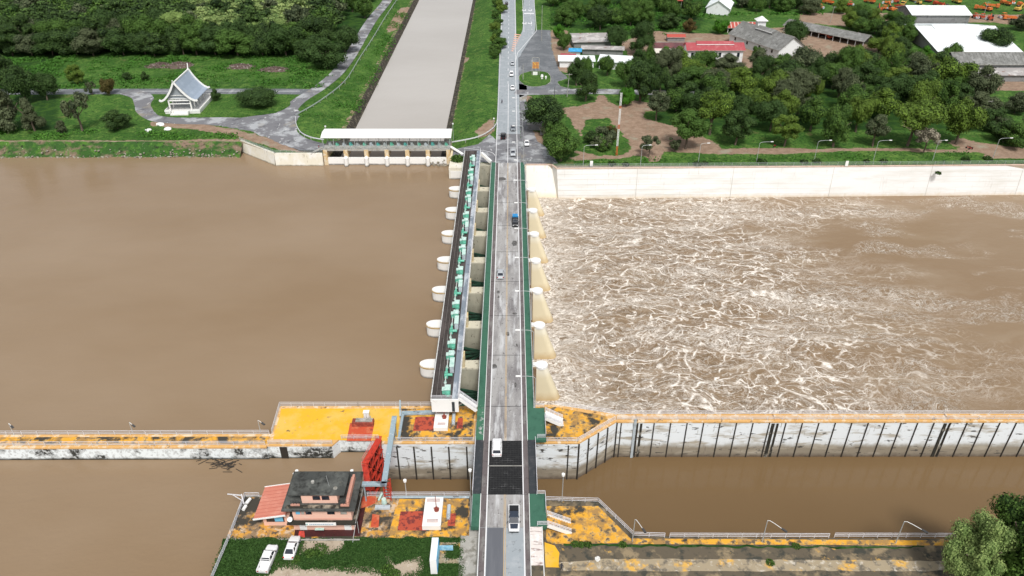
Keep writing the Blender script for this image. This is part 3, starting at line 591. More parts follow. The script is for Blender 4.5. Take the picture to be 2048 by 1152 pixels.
MB().box(3.12,5.0,-200,76.5,-1,.1).build('mossy_pavement',m_concd,na)
MB().box(5.02,5.14,-200,84.1,-1,.25).build('kerb',m_white,na)
MB().prism([(-5.4,84),(-5.4,-200),(-8.5,-200),(-8.5,84)],PZ,PZ+.05).build('slope_apron',m_conc,na)
rail_mb([(5.85,90.8,.2),(5.85,87,.2)],1,3,1.3,.03).build('railing',m_rail,na); rail_mb([(4.4,91.0,.2),(5.85,91.0,.2)],1,3,1.5,.03).build('railing',m_rail,na); rail_mb([(4.3,84.3,.2),(6.1,84.3,.2)],1,3,1.5,.03).build('railing',m_rail,na)
rail_mb([(-6.7,YN-.1,.2),(-6.7,84.2,.2)],.9,2,2,.02).build('railing',m_railg,na)
# ---------------------------------------------------------------- steps beside the bridge
def stairs(name,label,x0,x1,y0,y1,z0,z1,mb,mr_,n=9,side=True,under=None):
    t=thing(name,label,'stairs',(x0,y0,min(z0,z1)))
    b=MB()
    for i in range(n):
        xa=x0+(x1-x0)*i/n; xb=x0+(x1-x0)*(i+1)/n; zt=z0+(z1-z0)*(i+.5)/n
        b.box(min(xa,xb),max(xa,xb),y0+.12,y1-.12,zt-.22,zt)
    b.build('step',mb,t)
    for y in(y0+.05,y1-.05):
        s=MB(); s.beam((x0,y,z0-.15),(x1,y,z1-.15),.1,.7); s.build('stringer',mr_ if under is None else under,t)
        r_=MB()
        for k in(.45,.8,1.1): r_.beam((x0,y,z0+k),(x1,y,z1+k),.08)
        for i in range(5):
            f=i/4; r_.beam((x0+(x1-x0)*f,y,z0+(z1-z0)*f),(x0+(x1-x0)*f,y,z0+(z1-z0)*f+1.12),.07)
        r_.build('handrail',m_rail,t)
    return t
stairs('outdoor_stairs','pink-railed steps dropping from the green landing to the yellow lock island',6.7,10.2,110.6,112.6,.1,PZ+.1,m_white,m_white,9)
stairs('outdoor_stairs','white-railed yellow steps dropping from the green pavement to the near mossy platform',6.0,10.0,84.4,86.6,.1,PZ+.1,m_yellow2,m_white,9)
# ---------------------------------------------------------------- dam piers
def pier(i,y):
    names=ORD[i]
    t=thing('dam_pier',f'concrete dam pier with white rounded nose and tapering yellow tail, {names} from the lock island','dam pier',(-8,y,DW),0,'piers of the dam')
    y0,y1=y,y+3.0
    def nose(z0,z1,off=0):
        n=10; p=[(-16.8,y0-off),(-16.8,y1+off)]
        for k in range(n+1):
            a=math.pi/2+math.pi*k/n; 
            p.append((-17.9+ (2.3+off)*math.cos(a)*(1.0), (y0+y1)/2+(1.5+off)*math.sin(a)))
        b=MB(); b.prism(p,z0,z1); return b
    nose(-15,-2.75).build('nose_wall',m_nose,t,bevel=0)
    nose(-2.74,-2.45,.1).build('nose_trim',m_ochre,t)
    nose(-2.44,-2.2,.02).build('nose_cap',m_white,t)
    MB().box(-16.79,-5.0,y0,y1,-15,-2.8).build('pier_wall',m_pier,t)
    MB().box(-16.7,-6.0,y0+.02,y1-.02,-2.79,-2.5).build('pier_top',m_piertop,t)
    MB().box(-15.9,-10.2,y0+.3,y1-.3,-2.49,.3).build('hoist_support',m_cream,t)
    MB().box(-5.6,3.8,y0+.1,y1-.1,-2.78,-2.21).build('bearing_block',m_conc,t)
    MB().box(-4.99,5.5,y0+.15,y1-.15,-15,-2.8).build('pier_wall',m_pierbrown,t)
    # tapering tail
    b=MB(); rings=[]
    for z,xe,hw in((-15,12.4,1.6),(DW,11.0,1.55),(-7,9.3,1.4),(-3.05,7.95,1.2)):
        rg=[(5.51,(y0+y1)/2-hw,z),(xe-hw*.8,(y0+y1)/2-hw,z)]
        for k in range(1,8):
            a=-math.pi/2+math.pi*k/8; rg.append((xe-hw*.8+hw*.8*math.cos(a),(y0+y1)/2+hw*math.sin(a),z))
        rg+=[(xe-hw*.8,(y0+y1)/2+hw,z),(5.51,(y0+y1)/2+hw,z)]; rings.append(rg)
    b.loft(rings).build('tail_wall',m_tail,t)
    b=MB(); b.box(4.75,5.7,(y0+y1)/2-.6,(y0+y1)/2+.6,-2.9,-2.35); b.cyl((6.65,(y0+y1)/2),1.42,-3.04,-2.5,20,1.42); b.build('tail_cap',m_white,t)
    
    return t
for i,y in enumerate(PY): pier(i,y)
# radial gates between the piers
bays=[(116.7,129.5)]+[(p+3.0,p+S) for p in PY]
bays[-1]=(PY[-1]+3,238)
for i,(a,c) in enumerate(bays):
    t=thing('radial_gate',f'green steel dam gate between the piers, in the {ORD[i]} bay from the lock island','dam gate',(-13,a,DW),0,'gates of the dam')
    b=MB(); rings=[]; n=10
    cx,cz,rd=-6.2,-9.2,9.0
    pr=[]
    for k in range(n+1):
        an=R(138+62*k/n); pr.append((cx+rd*math.cos(an),cz+rd*math.sin(an)))
    vs=[(x,yy,z) for yy in(a+.15,c-.15) for x,z in pr]+[(x+.25,yy,z) for yy in(a+.15,c-.15) for x,z in pr]; m=n+1
    fs=[(k,k+1,m+k+1,m+k) for k in range(n)]+[(2*m+k,3*m+k,3*m+k+1,2*m+k+1) for k in range(n)]
    b.add(vs,fs); b.build('skin_plate',m_gatearm,t)
    b=MB()
    for yy in(a+.8,a+4,c-4,c-.8):
        yt=a+.5 if yy<(a+c)/2 else c-.5
        for an in(165,180,200):
            b.beam((cx+rd*.97*math.cos(R(an)),yy,cz+rd*.97*math.sin(R(an))),(cx,yt,cz),.42)
    for an in(165,185,203): b.beam((cx+rd*.95*math.cos(R(an)),a+.3,cz+rd*.95*math.sin(R(an))),(cx+rd*.95*math.cos(R(an)),c-.3,cz+rd*.95*math.sin(R(an))),.4)
    b.build('gate_arm',m_gatearm,t)
    
# ---------------------------------------------------------------- hoist bridge
HZ=3.5
hb=thing('hoist_bridge','narrow dark deck carrying the green gate machines beside the road bridge','hoist bridge',(-13,112.4,HZ))
HX0,HX1=-15.65,-10.35
MB().box(HX0,HX1,112.4,240.5,HZ-.35,HZ).build('deck',m_dark,hb)
b=MB(); b.box(HX0+.1,HX0+.8,112.7,240,.4,HZ-.36).box(HX1-.9,HX1-.2,112.7,240,.4,HZ-.36); b.build('girder',m_cream,hb)
MB().box(HX0,HX1,112.1,112.39,.4,HZ+.02).build('end_wall',m_white,hb)
MB().box(HX1-1.3,HX1-.75,112.02,112.09,.55,HZ-.5).build('end_door',m_slate,hb)
MB().box(HX1-1.25,HX1-.12,112.45,240.4,HZ+.005,HZ+.05).build('walkway',m_walk,hb)
b=MB()
for x in(-14.75,-13.95,-13.55): b.box(x,x+.05,112.5,240.3,HZ+.004,HZ+.07)
b.build('crane_rail',mat('worn_rail',(.2,.18,.17),[((.5,.48,.46),.6,.6,.7,(1,.2,1))],.5),hb)
b=MB(); b.box(HX0-.12,HX0,112.1,240.5,HZ-.5,HZ+.12).box(HX1,HX1+.1,112.1,240.5,HZ-.5,HZ+.1); b.build('edge_beam',m_white,hb)
rail_mb([(HX1-.03,112.4,HZ+.1),(HX1-.03,240.4,HZ+.1)],1,2,2.4,.03).build('railing',m_rail,hb)
rail_mb([(HX0,112.2,HZ+.05),(HX1-1.2,112.2,HZ+.05)],1.0,3,2,.03).build('railing',m_rail,hb)
rail_mb([(HX0-.05,240.4,HZ+.05),(HX0-.05,112.3,HZ+.05)],.9,1,3,.02).build('railing',m_railg,hb)
stairs('outdoor_stairs','white steps linking the near end of the hoist deck to the green walkway',HX1+.05,-6.9,112.6,113.9,HZ,.3,m_white,m_white,9)
# far end steps
b=MB(); 
t=thing('outdoor_stairs','white parapet steps at the far end of the hoist deck','stairs',(-9,240,0))
MB().beam((HX1+.1,239.9,HZ-.6),(-6.9,238.6,.2),1.0,.9).build('parapet',m_white,t)
# hoists
def hoist(i,y):
    t=thing('gate_hoist',f'mint green hoist set with grey cabinet on the dark deck, {ORD[i]} from its near end','hoist machinery',(0,0,0),0,'hoist sets on the dark deck')
    z=HZ+.06
    for yy,k in((1.2,0),(12.4,1)):
        b=MB(); b.box(-13.05,-12.0,y+yy-.75,y+yy+.75,z,z+1.25); b.box(-13.6,-13.06,y+yy-.5,y+yy+.5,z,z+.95); b.box(-12.7,-12.15,y+yy-1.15,y+yy-.76,z,z+.7)
        g=b.build('gearbox',m_mint,t)
        b=MB(); b.box(-13.1,-11.95,y+yy-.8,y+yy+.8,z+1.26,z+1.42); b.box(-13.65,-13.11,y+yy-.55,y+yy+.55,z+.96,z+1.06); b.cyl((-12.5,y+yy),.42,z+1.43,z+1.55,14,.3)
        b.build('lid',m_mintlid,g)
    MB().tube([(-13.2,y+1.9,z+.5),(-13.2,y+11.7,z+.5)],.07,6).build('shaft',m_white,t)
    b=MB(); b.tube([(-13.2,y+3.6,z+.5),(-13.2,y+4.4,z+.5)],.3,10,.12); b.tube([(-13.2,y+8.4,z+.5),(-13.2,y+9.3,z+.5)],.3,10,.12); b.build('coupling',m_mintlid,t)
    b=MB(); b.box(-13.55,-12.85,y+5.6,y+6.9,z,z+.8); b.tube([(-12.85,y+6.2,z+.5),(-11.95,y+6.2,z+.5)],.3,10); b.box(-13.4,-13.0,y+6.9,y+8.2,z,z+.6); b.cyl((-13.2,y+6.2),.28,z+.8,z+1.2,10)
    b.build('motor',m_mint,t)
    c=MB().box(-12.55,-11.75,y+7.4,y+10.3,z,z+1.6).build('cabinet',m_cab,t)
    MB().box(-12.62,-11.68,y+7.3,y+10.4,z+1.61,z+1.7).build('cabinet_top',m_mintlid,c)
    b=MB(); b.box(-12.9,-11.9,y+13.6,y+14.5,z,z+.12); b.build('base_plate',m_cab,t)
    return t
for i in range(8): hoist(i,113.0+S*i+ (0 if i<7 else 0))
# ---------------------------------------------------------------- lock island
isl=thing('lock_island','concrete lock island with worn yellow paint on both sides of the bridge','concrete island',(0,110,PZ))
iw=gp([(560,813),(566,813)],PZ)[0]
Yi=116.6; L0=G(560,812,PZ); L1=G(540,880,PZ)
pl=[(-6.0,Yi),(L0[0],Yi),(L1[0],107.2),(L1[0],106.1)]+gp([(668,884),(668,889),(690,889)],PZ)[:1]
e1=G(665,887,PZ); e2=G(760,887,PZ)
YF=105.9
pl=[(-6.0,Yi+.02),(L0[0],Yi+.02),(L1[0]-.2,108.4),(L1[0]-.2,105.3),(e1[0],105.3),(e1[0]+1,106.9),(e2[0]-.5,106.9),(e2[0],YF),(4.8,YF),(4.8,Yi+.02)]
MB().prism(pl,-15,PZ-.3).build('wall',m_lock,isl)
MB().prism(pl,PZ-.298,PZ).build('coping',m_coping,isl)
def ov(name,px,z,m,par,amp=0,step=1):
    p=gp(px,PZ); 
    if amp: p=ragged(p,amp,step,4)
    return MB().sheet(p,z).build(name,m,par)
ov('yellow_paint',[(563,817),(800,817),(795,882),(546,879)],PZ+.006,m_yellow,isl,.12)
ov('yellow_paint_worn',[(803,817),(950,817),(945,880),(797,882)],PZ+.006,m_yellow2,isl,.1)
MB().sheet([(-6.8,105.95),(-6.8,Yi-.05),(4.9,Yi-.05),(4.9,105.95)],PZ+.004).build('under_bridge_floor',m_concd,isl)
for xa_,xb_,yy_ in((L1[0]-.2,e1[0]-.05,105.297),(e1[0]+1.0,e2[0]-.5,106.897)): MB().box(xa_,xb_,yy_-.03,yy_,-14,PZ-.31).build('stained_face',m_lock2,isl)
b=MB(); q_=G(569,895,PZ-.6)[0]; b.box(q_-.9,q_+.5,105.18,105.26,-14,PZ-.31); b.build('recess_shade_strip',m_fender,isl)  # dark strip on the flat wall face, colour standing in for a recess's shade
# right-hand island
r0=G(1088,812,PZ); tip=G(1226,832,PZ); c1=G(1158,888,PZ)
pr=[(4.8,YF),(c1[0],YF),(tip[0]+.6,112.0),(tip[0]+.6,114.1),(9,117.0),(4.8,117.0)]
MB().prism([(4.81,YF),(c1[0],YF),(tip[0]+.6,112.0),(tip[0]+.6,114.1),(9,117.0),(4.81,117.0)],-15,PZ-.3).build('wall',m_lock,isl)
MB().prism([(4.81,YF),(c1[0],YF),(tip[0]+.6,112.0),(tip[0]+.6,114.1),(9,117.0),(4.81,117.0)],PZ-.298,PZ).build('coping',m_coping,isl)
MB().sheet(ragged([(5.3,107),(c1[0]-.5,107),(tip[0]-1.2,112.6),(tip[0]-1.5,113.6),(9,116.3),(5.3,116.4)],.12,.8,3),PZ+.006).build('yellow_paint_mossy',m_yellow2,isl)
rail_mb([(L0[0]+16,Yi-.1,PZ)]*1+[(L0[0]+.1,Yi-.1,PZ),(L1[0],108.5,PZ)],1.15,3,2.4,.03).build('railing',m_rail,isl)
rail_mb([(L0[0]+16,Yi-.1,PZ),(-15.9,Yi-.1,PZ)],1.15,3,2.4,.03).build('railing',m_rail,isl)
rail_mb([(L1[0],105.6,PZ),(e1[0],105.6,PZ)],1.1,3,2.4,.03).build('railing',m_rail,isl)
rail_mb([(e1[0]+1.5,107.0,PZ),(e2[0]-.4,107.0,PZ)],1.1,3,2.4,.03).build('railing',m_rail,isl)
rail_mb([(e2[0]+1.5,106.3,PZ),(-7,106.3,PZ),(-6.9,Yi-6,PZ)],1.1,3,2.4,.03).build('railing',m_rail,isl)
rail_mb([(5,106.2,PZ),(c1[0]-.2,106.2,PZ),(tip[0]+.3,112.3,PZ)],1.1,3,2.2,.03).build('railing',m_rail,isl)
rail_mb([(9,116.8,PZ),(tip[0]+.5,114.0,PZ)],1.1,3,2.2,.03).build('railing',m_rail,isl)
# fenders on the chamber wall of the island
for px in (793,827,862,897,933): 
    b=MB(); x=G(px,893,PZ-.6)[0]; b.box(x-.14,x+.14,YF-.16,YF,-11.9,PZ-.9).build('fender_post',m_fender,isl)
for x in (G(1140,893,PZ)[0]-.2,):
    MB().box(x-.12,x+.12,YF-.14,YF,-12,PZ-.6).build('fender_post',m_fender,isl)
n=4
for k in range(n+1):
    f=k/n; x=c1[0]+(tip[0]+.6-c1[0])*f; y=YF+(112-YF)*f; MB().cbox((x+.05,y-.05,-7),(.24,.24,9.5),R(40)).build('fender_post',m_fender,isl)
m_stk=mat('wall_stain_black',(.03,.028,.022),[((.3,.28,.24),1.2,.56,.66,(1,1,.5),8)],.95)
# red patches, plinths
ov('red_paint',[(700,846),(749,846),(742,882),(693,882)],PZ+.012,m_redp,isl)
MB().box(*[v for v in ()]) if False else None
x,y=G(726,851,PZ); MB().box(x-2.1,x+2.1,y-.35,y+1.1,PZ+.01,PZ+.9).build('red_kerb_box',m_redd,isl)
b=MB(); b.box(x-1.4,x+1.9,y,y+.9,PZ+.91,PZ+1.15); b.build('box_cover',m_conc,isl)
ov('red_hatch',[(831,834),(871,833),(871,861),(826,862)],PZ+.012,m_redpanel,isl)
ov('red_hatch',[(916,836),(926,836),(925,857),(913,857)],PZ+.012,m_redpanel,isl)
for (px,py,w_) in((734,836,1.7),):
    x,y=G(px,py,PZ); t=thing('control_cabinet','white control cabinet standing on the bright yellow platform','cabinet',(x,y,PZ))
    MB().box(x-.5,x+.5,y-.35,y+.35,PZ+.1,PZ+1.6).build('cabinet_body',m_white,t); MB().box(x-.6,x+.6,y-.45,y+.45,PZ+1.61,PZ+1.72).build('cabinet_lid',m_lampw,t)
    MB().box(x-.7,x+.7,y-.5,y+.5,PZ+.01,PZ+.1).build('plinth',m_conc,t); MB().box(x-.02,x+.02,y-.37,y-.352,PZ+.3,PZ+1.5).build('door_gap',m_dark,t)
def engine(lbl,px0,py0,px1,py1,mast=True,tall=.9):
    a=G(px0,py0,PZ); c=G(px1,py1,PZ); x0,x1=a[0],c[0]; y0,y1=c[1],a[1]
    t=thing('winch_unit',lbl,'winch',((x0+x1)/2,(y0+y1)/2,PZ))
    MB().box(x0,x0+(x1-x0)*.6,y0,y1,PZ+.012,PZ+tall).build('plinth',m_nose,t)
    b=MB()
    for k in range(3): b.box(x0+.3,x0+(x1-x0)*.5,y1-.5-k*.25,y1-.42-k*.25,PZ+tall,PZ+tall+.03); b.box(x0+.7,x0+(x1-x0)*.5,y0+.8+k*.25,y0+.88+k*.25,PZ+tall,PZ+tall+.03)
    b.build('slot',m_redd,t)
    xm=x0+(x1-x0)*.42; ym=(y0+y1)/2+.2
    b=MB(); b.cyl((xm,ym),.42,PZ+tall+.01,PZ+tall+.35,14); b.cyl((xm,ym),.28,PZ+tall+.36,PZ+tall+.8,12,.2); b.tube([(xm-.45,ym,PZ+tall+.55),(xm+.45,ym,PZ+tall+.55)],.12,8); b.build('valve',m_redd,t)
    MB().tube([(xm,ym,PZ+tall+.8),(xm-.1,ym+.3,PZ+tall+3.2)],.06,6).build('mast',m_redd,t)
    xc=x0+(x1-x0)*.82; b=MB(); b.box(xc-.3,xc+.3,ym-1.2,ym+1.4,PZ+.02,PZ+.55); b.tube([(xc,ym-1.0,PZ+.85),(xc,ym+1.2,PZ+.85)],.34,14); b.tube([(xc,ym-1.7,PZ+.8),(xc,ym-1.0,PZ+.85)],.14,10); b.build('motor',m_cab,t)
    return t
engine('white winch plinth with red valve on the island below the hoist deck end',872,826,914,862)
engine('long white winch plinth with red valve on the near platform beside the bridge',852,1002,906,1060,True,1.0)
# ---------------------------------------------------------------- guide walls
def gwall(label,x0,x1,y0,y1,mw,zb,panels=None,yo=0):
    t=thing('guide_wall',label,'lock wall',((x0+x1)/2,(y0+y1)/2,PZ))
    MB().prism([(x0,y0+yo),(x1,y0),(x1,y1),(x0,y1+yo)],zb,PZ-.35).build('wall',mw,t)
    MB().prism([(x0,y0-.12+yo),(x1,y0-.12),(x1,y1+.1),(x0,y1+.1+yo)],PZ-.349,PZ).build('coping',m_coping,t)
    return t
xl=L1[0]-.21
t=gwall('long stained guide wall with yellow top running to the left between the two calm pools',-230,xl,105.0,108.4,m_lock2,-15,yo=-.6)
MB().sheet([(-230,105.3),(xl,105.9),(xl,107.8),(-230,107.2)],PZ+.006).build('yellow_paint_worn',m_yellow2,t)
rail_mb([(-230,107.7,PZ),(xl-.3,108.3,PZ)],1.15,3,3,.03).build('railing',m_rail,t)
rail_mb([(-230,104.75,PZ),(xl-.3,105.35,PZ)],1.1,3,3,.03).build('railing',m_rail,t)
xr=tip[0]+.61
t=gwall('long white guide wall with dark timber fenders beside the churning water',xr,330,112.0,114.1,m_lock,-15)
MB().sheet([(xr,112.7),(330,112.7),(330,113.5),(xr,113.5)],PZ+.006).build('orange_paint',m_coping,t)
for yy in(112.35,113.9):
    rail_mb([(xr,yy,PZ),(330,yy,PZ)],1.05,3,3,.03).build('railing',m_rail,t)
x=xr+.9
while x<325: MB().box(x-.1,x+.1,111.84,112.0,-11.9,PZ-.36).build('fender_post',m_fender,t); x+=3.28
b=MB()
for px in(1279,1553,1899,2250):
    x=G(px,852,PZ-.6)[0]; b.box(x-.75,x-.1,111.9,111.99,-11.9,PZ-.6); b.box(x+.25,x+.7,111.91,111.99,-11.9,PZ-.6)
b.build('stain_strip',m_stk,t)
b=MB()
for px in(1279,1555,1901,2250):
    x=G(px,840,PZ)[0]; b.box(x-.55,x+.55,112.5,113.7,PZ+.01,PZ+.4)
b.build('bollard_base',m_coping,t)
b=MB(); x=G(1272,850,PZ)[0]; b.box(x-.25,x+.25,111.7,111.83,-12,PZ+.8); b.build('ladder',m_cab,t)
# near platform edges
t=thing('platform_railing','three-bar white railing along the near right platform edge above the lock','railing',(20,92,PZ))
P_=gp([(1092,1002),(1196,1005),(1267,1073),(1329,1075)],PZ); rail_mb([(*p,PZ) for p in P_],1.1,3,2.4,.03).build('railing',m_rail,t)
for a,c in((1339,1657),(1668,2100)):
    P_=gp([(a,1075),(c,1076)],PZ); rail_mb([(*p,PZ) for p in P_],1.1,3,2.4,.03).build('railing',m_rail,t)
t=thing('platform_railing','white railing round the water side of the near left platform','railing',(-30,92,PZ))
P_=[G(p[0],p[1],PZ) for p in((425,1160),(458,1082),(464,1068),(491,994))]; rail_mb([(*p,PZ) for p in P_]+[(G(520,993,PZ)[0],P_[-1][1],PZ)],1.1,3,2.2,.03).build('railing',m_rail,t)
rail_mb([(G(735,993,PZ)[0],92.6,PZ),(-7.3,92.6,PZ)],1.1,3,2.2,.03).build('railing',m_rail,t)
MB().tube([(G(778,998,PZ)[0],92.2,PZ+.25),(-7.4,92.2,PZ+.25)],.2,10).build('pipe',m_duct,t)
# paint on near platforms
def sheetpx(name,px,z,m,amp=0,kind='structure',step=.8,seed=1):
    p=gp(px,PZ); p=ragged(p,amp,step,seed) if amp else p
    o=MB().sheet(p,z).build(name,m); return tag(o,kind=kind)
sheetpx('near_platform_paint',[(488,994),(940,994),(938,1077),(452,1077)],PZ+.006,m_yellow3)
sheetpx('yellow_platform_patch',[(800,998),(938,998),(936,1073),(770,1075)],PZ+.01,m_yellow2,.25)
sheetpx('red_hatch_panel',[(801,1023),(853,1022),(852,1061),(795,1061)],PZ+.014,m_redpanel)
sheetpx('red_frame_panel',[(745,1028),(759,1030),(757,1055),(741,1055)],PZ+.014,m_redp)
sheetpx('red_hatch_panel',[(897,1027),(912,1027),(910,1052),(895,1052)],PZ+.014,m_redpanel)
sheetpx('red_path',[(724,992),(752,992),(751,1006),(736,1013),(722,1018)],PZ+.014,m_redp)
sheetpx('maroon_terrace',[(716,1018),(731,1014),(720,1072),(588,1074),(590,1058),(712,1058)],PZ+.016,m_mar)
sheetpx('near_lawn',[(448,1078),(932,1074),(934,1180),(410,1200)],PZ+.02,m_lawn,.35)
sheetpx('bare_ground',[(605,1078),(690,1078),(688,1095),(672,1105),(650,1111),(632,1098),(616,1100),(600,1112),(596,1090)],PZ+.026,m_sand,.35)
sheetpx('bare_ground',[(545,1128),(590,1110),(598,1135),(640,1140),(680,1128),(770,1140),(800,1160),(780,1300),(400,1300),(500,1165)],PZ+.026,m_sand,.6)
sheetpx('bare_ground',[(768,1115),(782,1112),(790,1128),(800,1126),(808,1118),(842,1116),(848,1140),(835,1156),(800,1160),(782,1140),(772,1128)],PZ+.026,m_sand,.3)
sheetpx('paved_square',[(880,1085),(930,1085),(929,1127),(876,1127)],PZ+.03,m_concl)
sheetpx('grass_square',[(893,1093),(920,1091),(919,1107),(924,1116),(893,1116)],PZ+.036,m_lawn,.25)
sheetpx('right_platform_paint',[(1092,1012),(1196,1012),(1262,1078),(1262,1086),(1092,1088)],PZ+.006,m_yellow2)
sheetpx('right_platform_strip',[(1262,1077),(2100,1082),(2100,1092),(1262,1088)],PZ+.006,m_yellow2)
sheetpx('pale_slab_strip',[(1200,1118),(1540,1119),(1900,1122),(1900,1142),(1120,1142),(1118,1126)],PZ+.01,m_concl,.1)
sheetpx('dark_slab_strip',[(1130,1092),(1540,1092),(1900,1096),(1900,1120),(1128,1117)],PZ+.008,m_concd,.1)
sheetpx('yellow_ramp',[(1090,1085),(1108,1092),(1118,1105),(1118,1135),(1090,1135)],PZ+.02,m_yellow,.1)
sheetpx('grass_fringe',[(1130,1087),(1340,1090),(1850,1094),(1850,1097),(1340,1094),(1130,1092)],PZ+.03,m_lawn,.25)
# ---------------------------------------------------------------- red lock gate
hA=(-25.4,105.9); hB=(-25.4,93.0); mv=(-27.1,99.4); GT=-1.0
for lb,hh in(('red steel lock gate leaf hinged on the yellow island side',hA),('red steel lock gate leaf hinged on the near bank side',hB)):
    t=thing('lock_gate',lb,'lock gate',(hh[0],hh[1],DW))
    a=Vector((*hh,0)); c=Vector((*mv,0)); d=(c-a); c=a+d*.992; d=c-a; l=d.length; u=d/l; nn=Vector((u.y,-u.x,0)); 
    if nn.x<0: nn=-nn      # downstream side
    def Q(s,z,o=0): return a+u*s+nn*o+Vector((0,0,z))
    b=MB(); b.loft([[Q(s,-15,-.15),Q(s,-15,.02),Q(s,GT,.02),Q(s,GT,-.15)] for s in(0,l)]); b.build('skin_plate',m_gatedk,t)
    b=MB()
    for z in(GT,-3.4,-5.8,-8.2,-10.4): b.beam(Q(0,z,.45),Q(l,z,.45),.5,.16)
    b.build('beam',m_gate,t)
    b=MB()
    for s in(.2,l*.25,l*.5,l*.75,l-.2): b.beam(Q(s,-13,.5),Q(s,GT,.5),.16)
    for k,(z0,z1) in enumerate(((-10.4,-5.8),(-5.8,-1))):
        for j in range(2):
            s0=l*j*.5; b.beam(Q(s0+.1,z0,.6),Q(s0+l*.48,z1,.6),.16); b.beam(Q(s0+l*.48,z0,.6),Q(s0+.1,z1,.6),.16)
    b.build('brace',m_gate,t)
    b=MB(); b.beam(Q(0,GT+.18,0),Q(l,GT+.18,0),.9,.08); b.build('top_walkway',m_gate,t)
    rb=rail_mb([Q(.3,GT+.2,-.4),Q(l-.3,GT+.2,-.4)],1,2,2,.035); rb.build('railing',mat('rail_red',(.6,.2,.18),[],.5),t)
sheetpx('gate_pivot_paint',[(752,872),(764,872),(762,882),(750,882)],PZ+.02,m_redp)
# ---------------------------------------------------------------- pipe bridge over the lock
t=thing('pipe_bridge','blue-grey raised duct crossing the lock above the red gate','duct',(-20,99,2.4))
DZ=2.6
n0=G(768,968,DZ); n1=G(724,968,DZ); n2=G(789,833,DZ)
MB().beam((*n0,DZ),(*n2,DZ),.95,.35).build('duct',m_duct,t); MB().beam((n0[0]+.45,n0[1],DZ),(n1[0],n1[1],DZ),.9,.35).build('duct',m_duct,t)
b=MB()
for x,y,zb in((n0[0],92.2,PZ),(n1[0]+.2,91.6,PZ),(n2[0],n2[1]-.4,PZ),(n2[0]-.1,n2[1]-1.6,PZ)): b.beam((x,y,zb),(x,y,DZ),.22)
b.build('support_post',m_duct,t)
b=MB(); x=n0[0]+.2
for dx in(0,1.1):
    for dy in(0,1): b.beam((x+dx-.5,91.7+dy,PZ),(x+dx-.5,91.7+dy,DZ-.2),.14)
for k in range(6): z=PZ+.6+k*.7; b.beam((x-.5,91.7,z),(x+.6,91.7,z),.1); b.beam((x-.5,92.7,z),(x+.6,92.7,z),.1)
b.build('lattice_tower',m_gate,t)
b=MB(); b.beam((*G(801,836,PZ),PZ+.5),(*G(800,800,PZ+3),PZ+3),.3); b.build('end_frame',m_duct,t)
t=thing('floor_duct','low blue-grey duct lying across the island from the white winch plinth','duct',(-20,115,PZ))
MB().beam((*G(803,829,PZ),PZ+.35),(*G(870,827,PZ),PZ+.35),.9,.4).build('duct',m_duct,t)
MB().beam((*G(806,832,PZ),PZ+.35),(*G(798,880,PZ),PZ+.35),.5,.4).build('duct_branch',m_duct,t)
# ---------------------------------------------------------------- control building
cb=thing('control_building','pink lock control building with stacked black flat roofs on the near bank','building',(-31.5,89,PZ))
F1=(-37.0,-26.3); Yf=85.3
def bx(name,x0,x1,y0,y1,z0,z1,m,par=cb,bevel=0): return MB().box(x0,x1,y0,y1,z0,z1).build(name,m,par,bevel=bevel)
w1=bx('wall',-36.6,-26.4,Yf,92.0,PZ+.02,.44,m_pink); bx('roof_slab',-37.2,-25.7,84.2,92.9,.45,.75,m_roofstain)
w2=bx('wall',-36.2,-26.5,85.0,91.8,.751,3.69,m_pink); bx('roof_slab',-37.6,-25.6,84.2,92.8,3.7,4.0,m_roofblk)
bx('roof_rim',-37.0,-26.6,84.6,85.25,4.001,4.12,m_roofstain)
w3=bx('wall',-34.5,-28.6,85.75,90.4,4.001,5.99,m_pink); bx('roof_slab',-36.5,-27.3,85.5,90.7,6.0,6.2,m_roofblk)
b=MB(); b.box(-26.95,-26.6,84.9,91,4.13,5.2); b.build('parapet',m_pinktop,cb)
MB().box(-27.28,-26.96,85.3,91,4.13,4.6).build('stair_ramp',m_pinktop,cb)
MB().box(-36.2,-34.72,85.0,85.25,4.13,4.45).build('parapet',m_pinktop,cb); MB().box(-28.0,-26.96,84.9,85.2,4.13,4.45).build('parapet',m_pinktop,cb)
rail_mb([(-36.1,85.1,4.5),(-34.8,85.1,4.5)],.8,3,.5,.03).build('balcony_railing',m_lampd,cb); rail_mb([(-27.9,85.05,4.5),(-27,85.05,4.5)],.8,3,.5,.03).build('balcony_railing',m_lampd,cb)
def win(x0,x1,y,z0,z1,m=m_glass,par=cb):
    f=MB().box(x0-.07,x1+.07,y-.04,y,z0-.07,z1+.07).build('window',m_pinktop,par); MB().box(x0,x1,y-.05,y-.041,z0,z1).build('pane',m,f)
win(-32.6,-31.4,85.75,4.8,5.7); win(-31.1,-29.9,85.75,4.8,5.7)
for x0,x1,m in((-35.6,-34.9,m_curtain),(-34.7,-34.2,m_conc),(-34.0,-33.0,m_glass),(-30.4,-29.2,m_glass),(-28.2,-27.2,m_conc)): win(x0,x1,85.0,2.2,3.2,m)
for x0,x1 in((-34.2,-33.1),(-29.7,-28.6)): win(x0,x1,Yf,-.7,.1)
for x0 in(-35.6,-28.1):
    d=bx('door',x0,x0+1.2,Yf-.05,Yf-.001,PZ+.03,.2,m_white); bx('handle',x0+1.0,x0+1.06,Yf-.08,Yf-.051,-1.2,-1.0,m_lampd,d)
s=bx('sign_board',-34.0,-29.0,84.06,84.15,.5,1.15,m_lampw)
b=MB(); b.cyl((0,0),.14,0,.01,12); e=MB(); 
for v in b.v: e.v.append((-33.8+v[0],84.055-v[2],.83+v[1]))
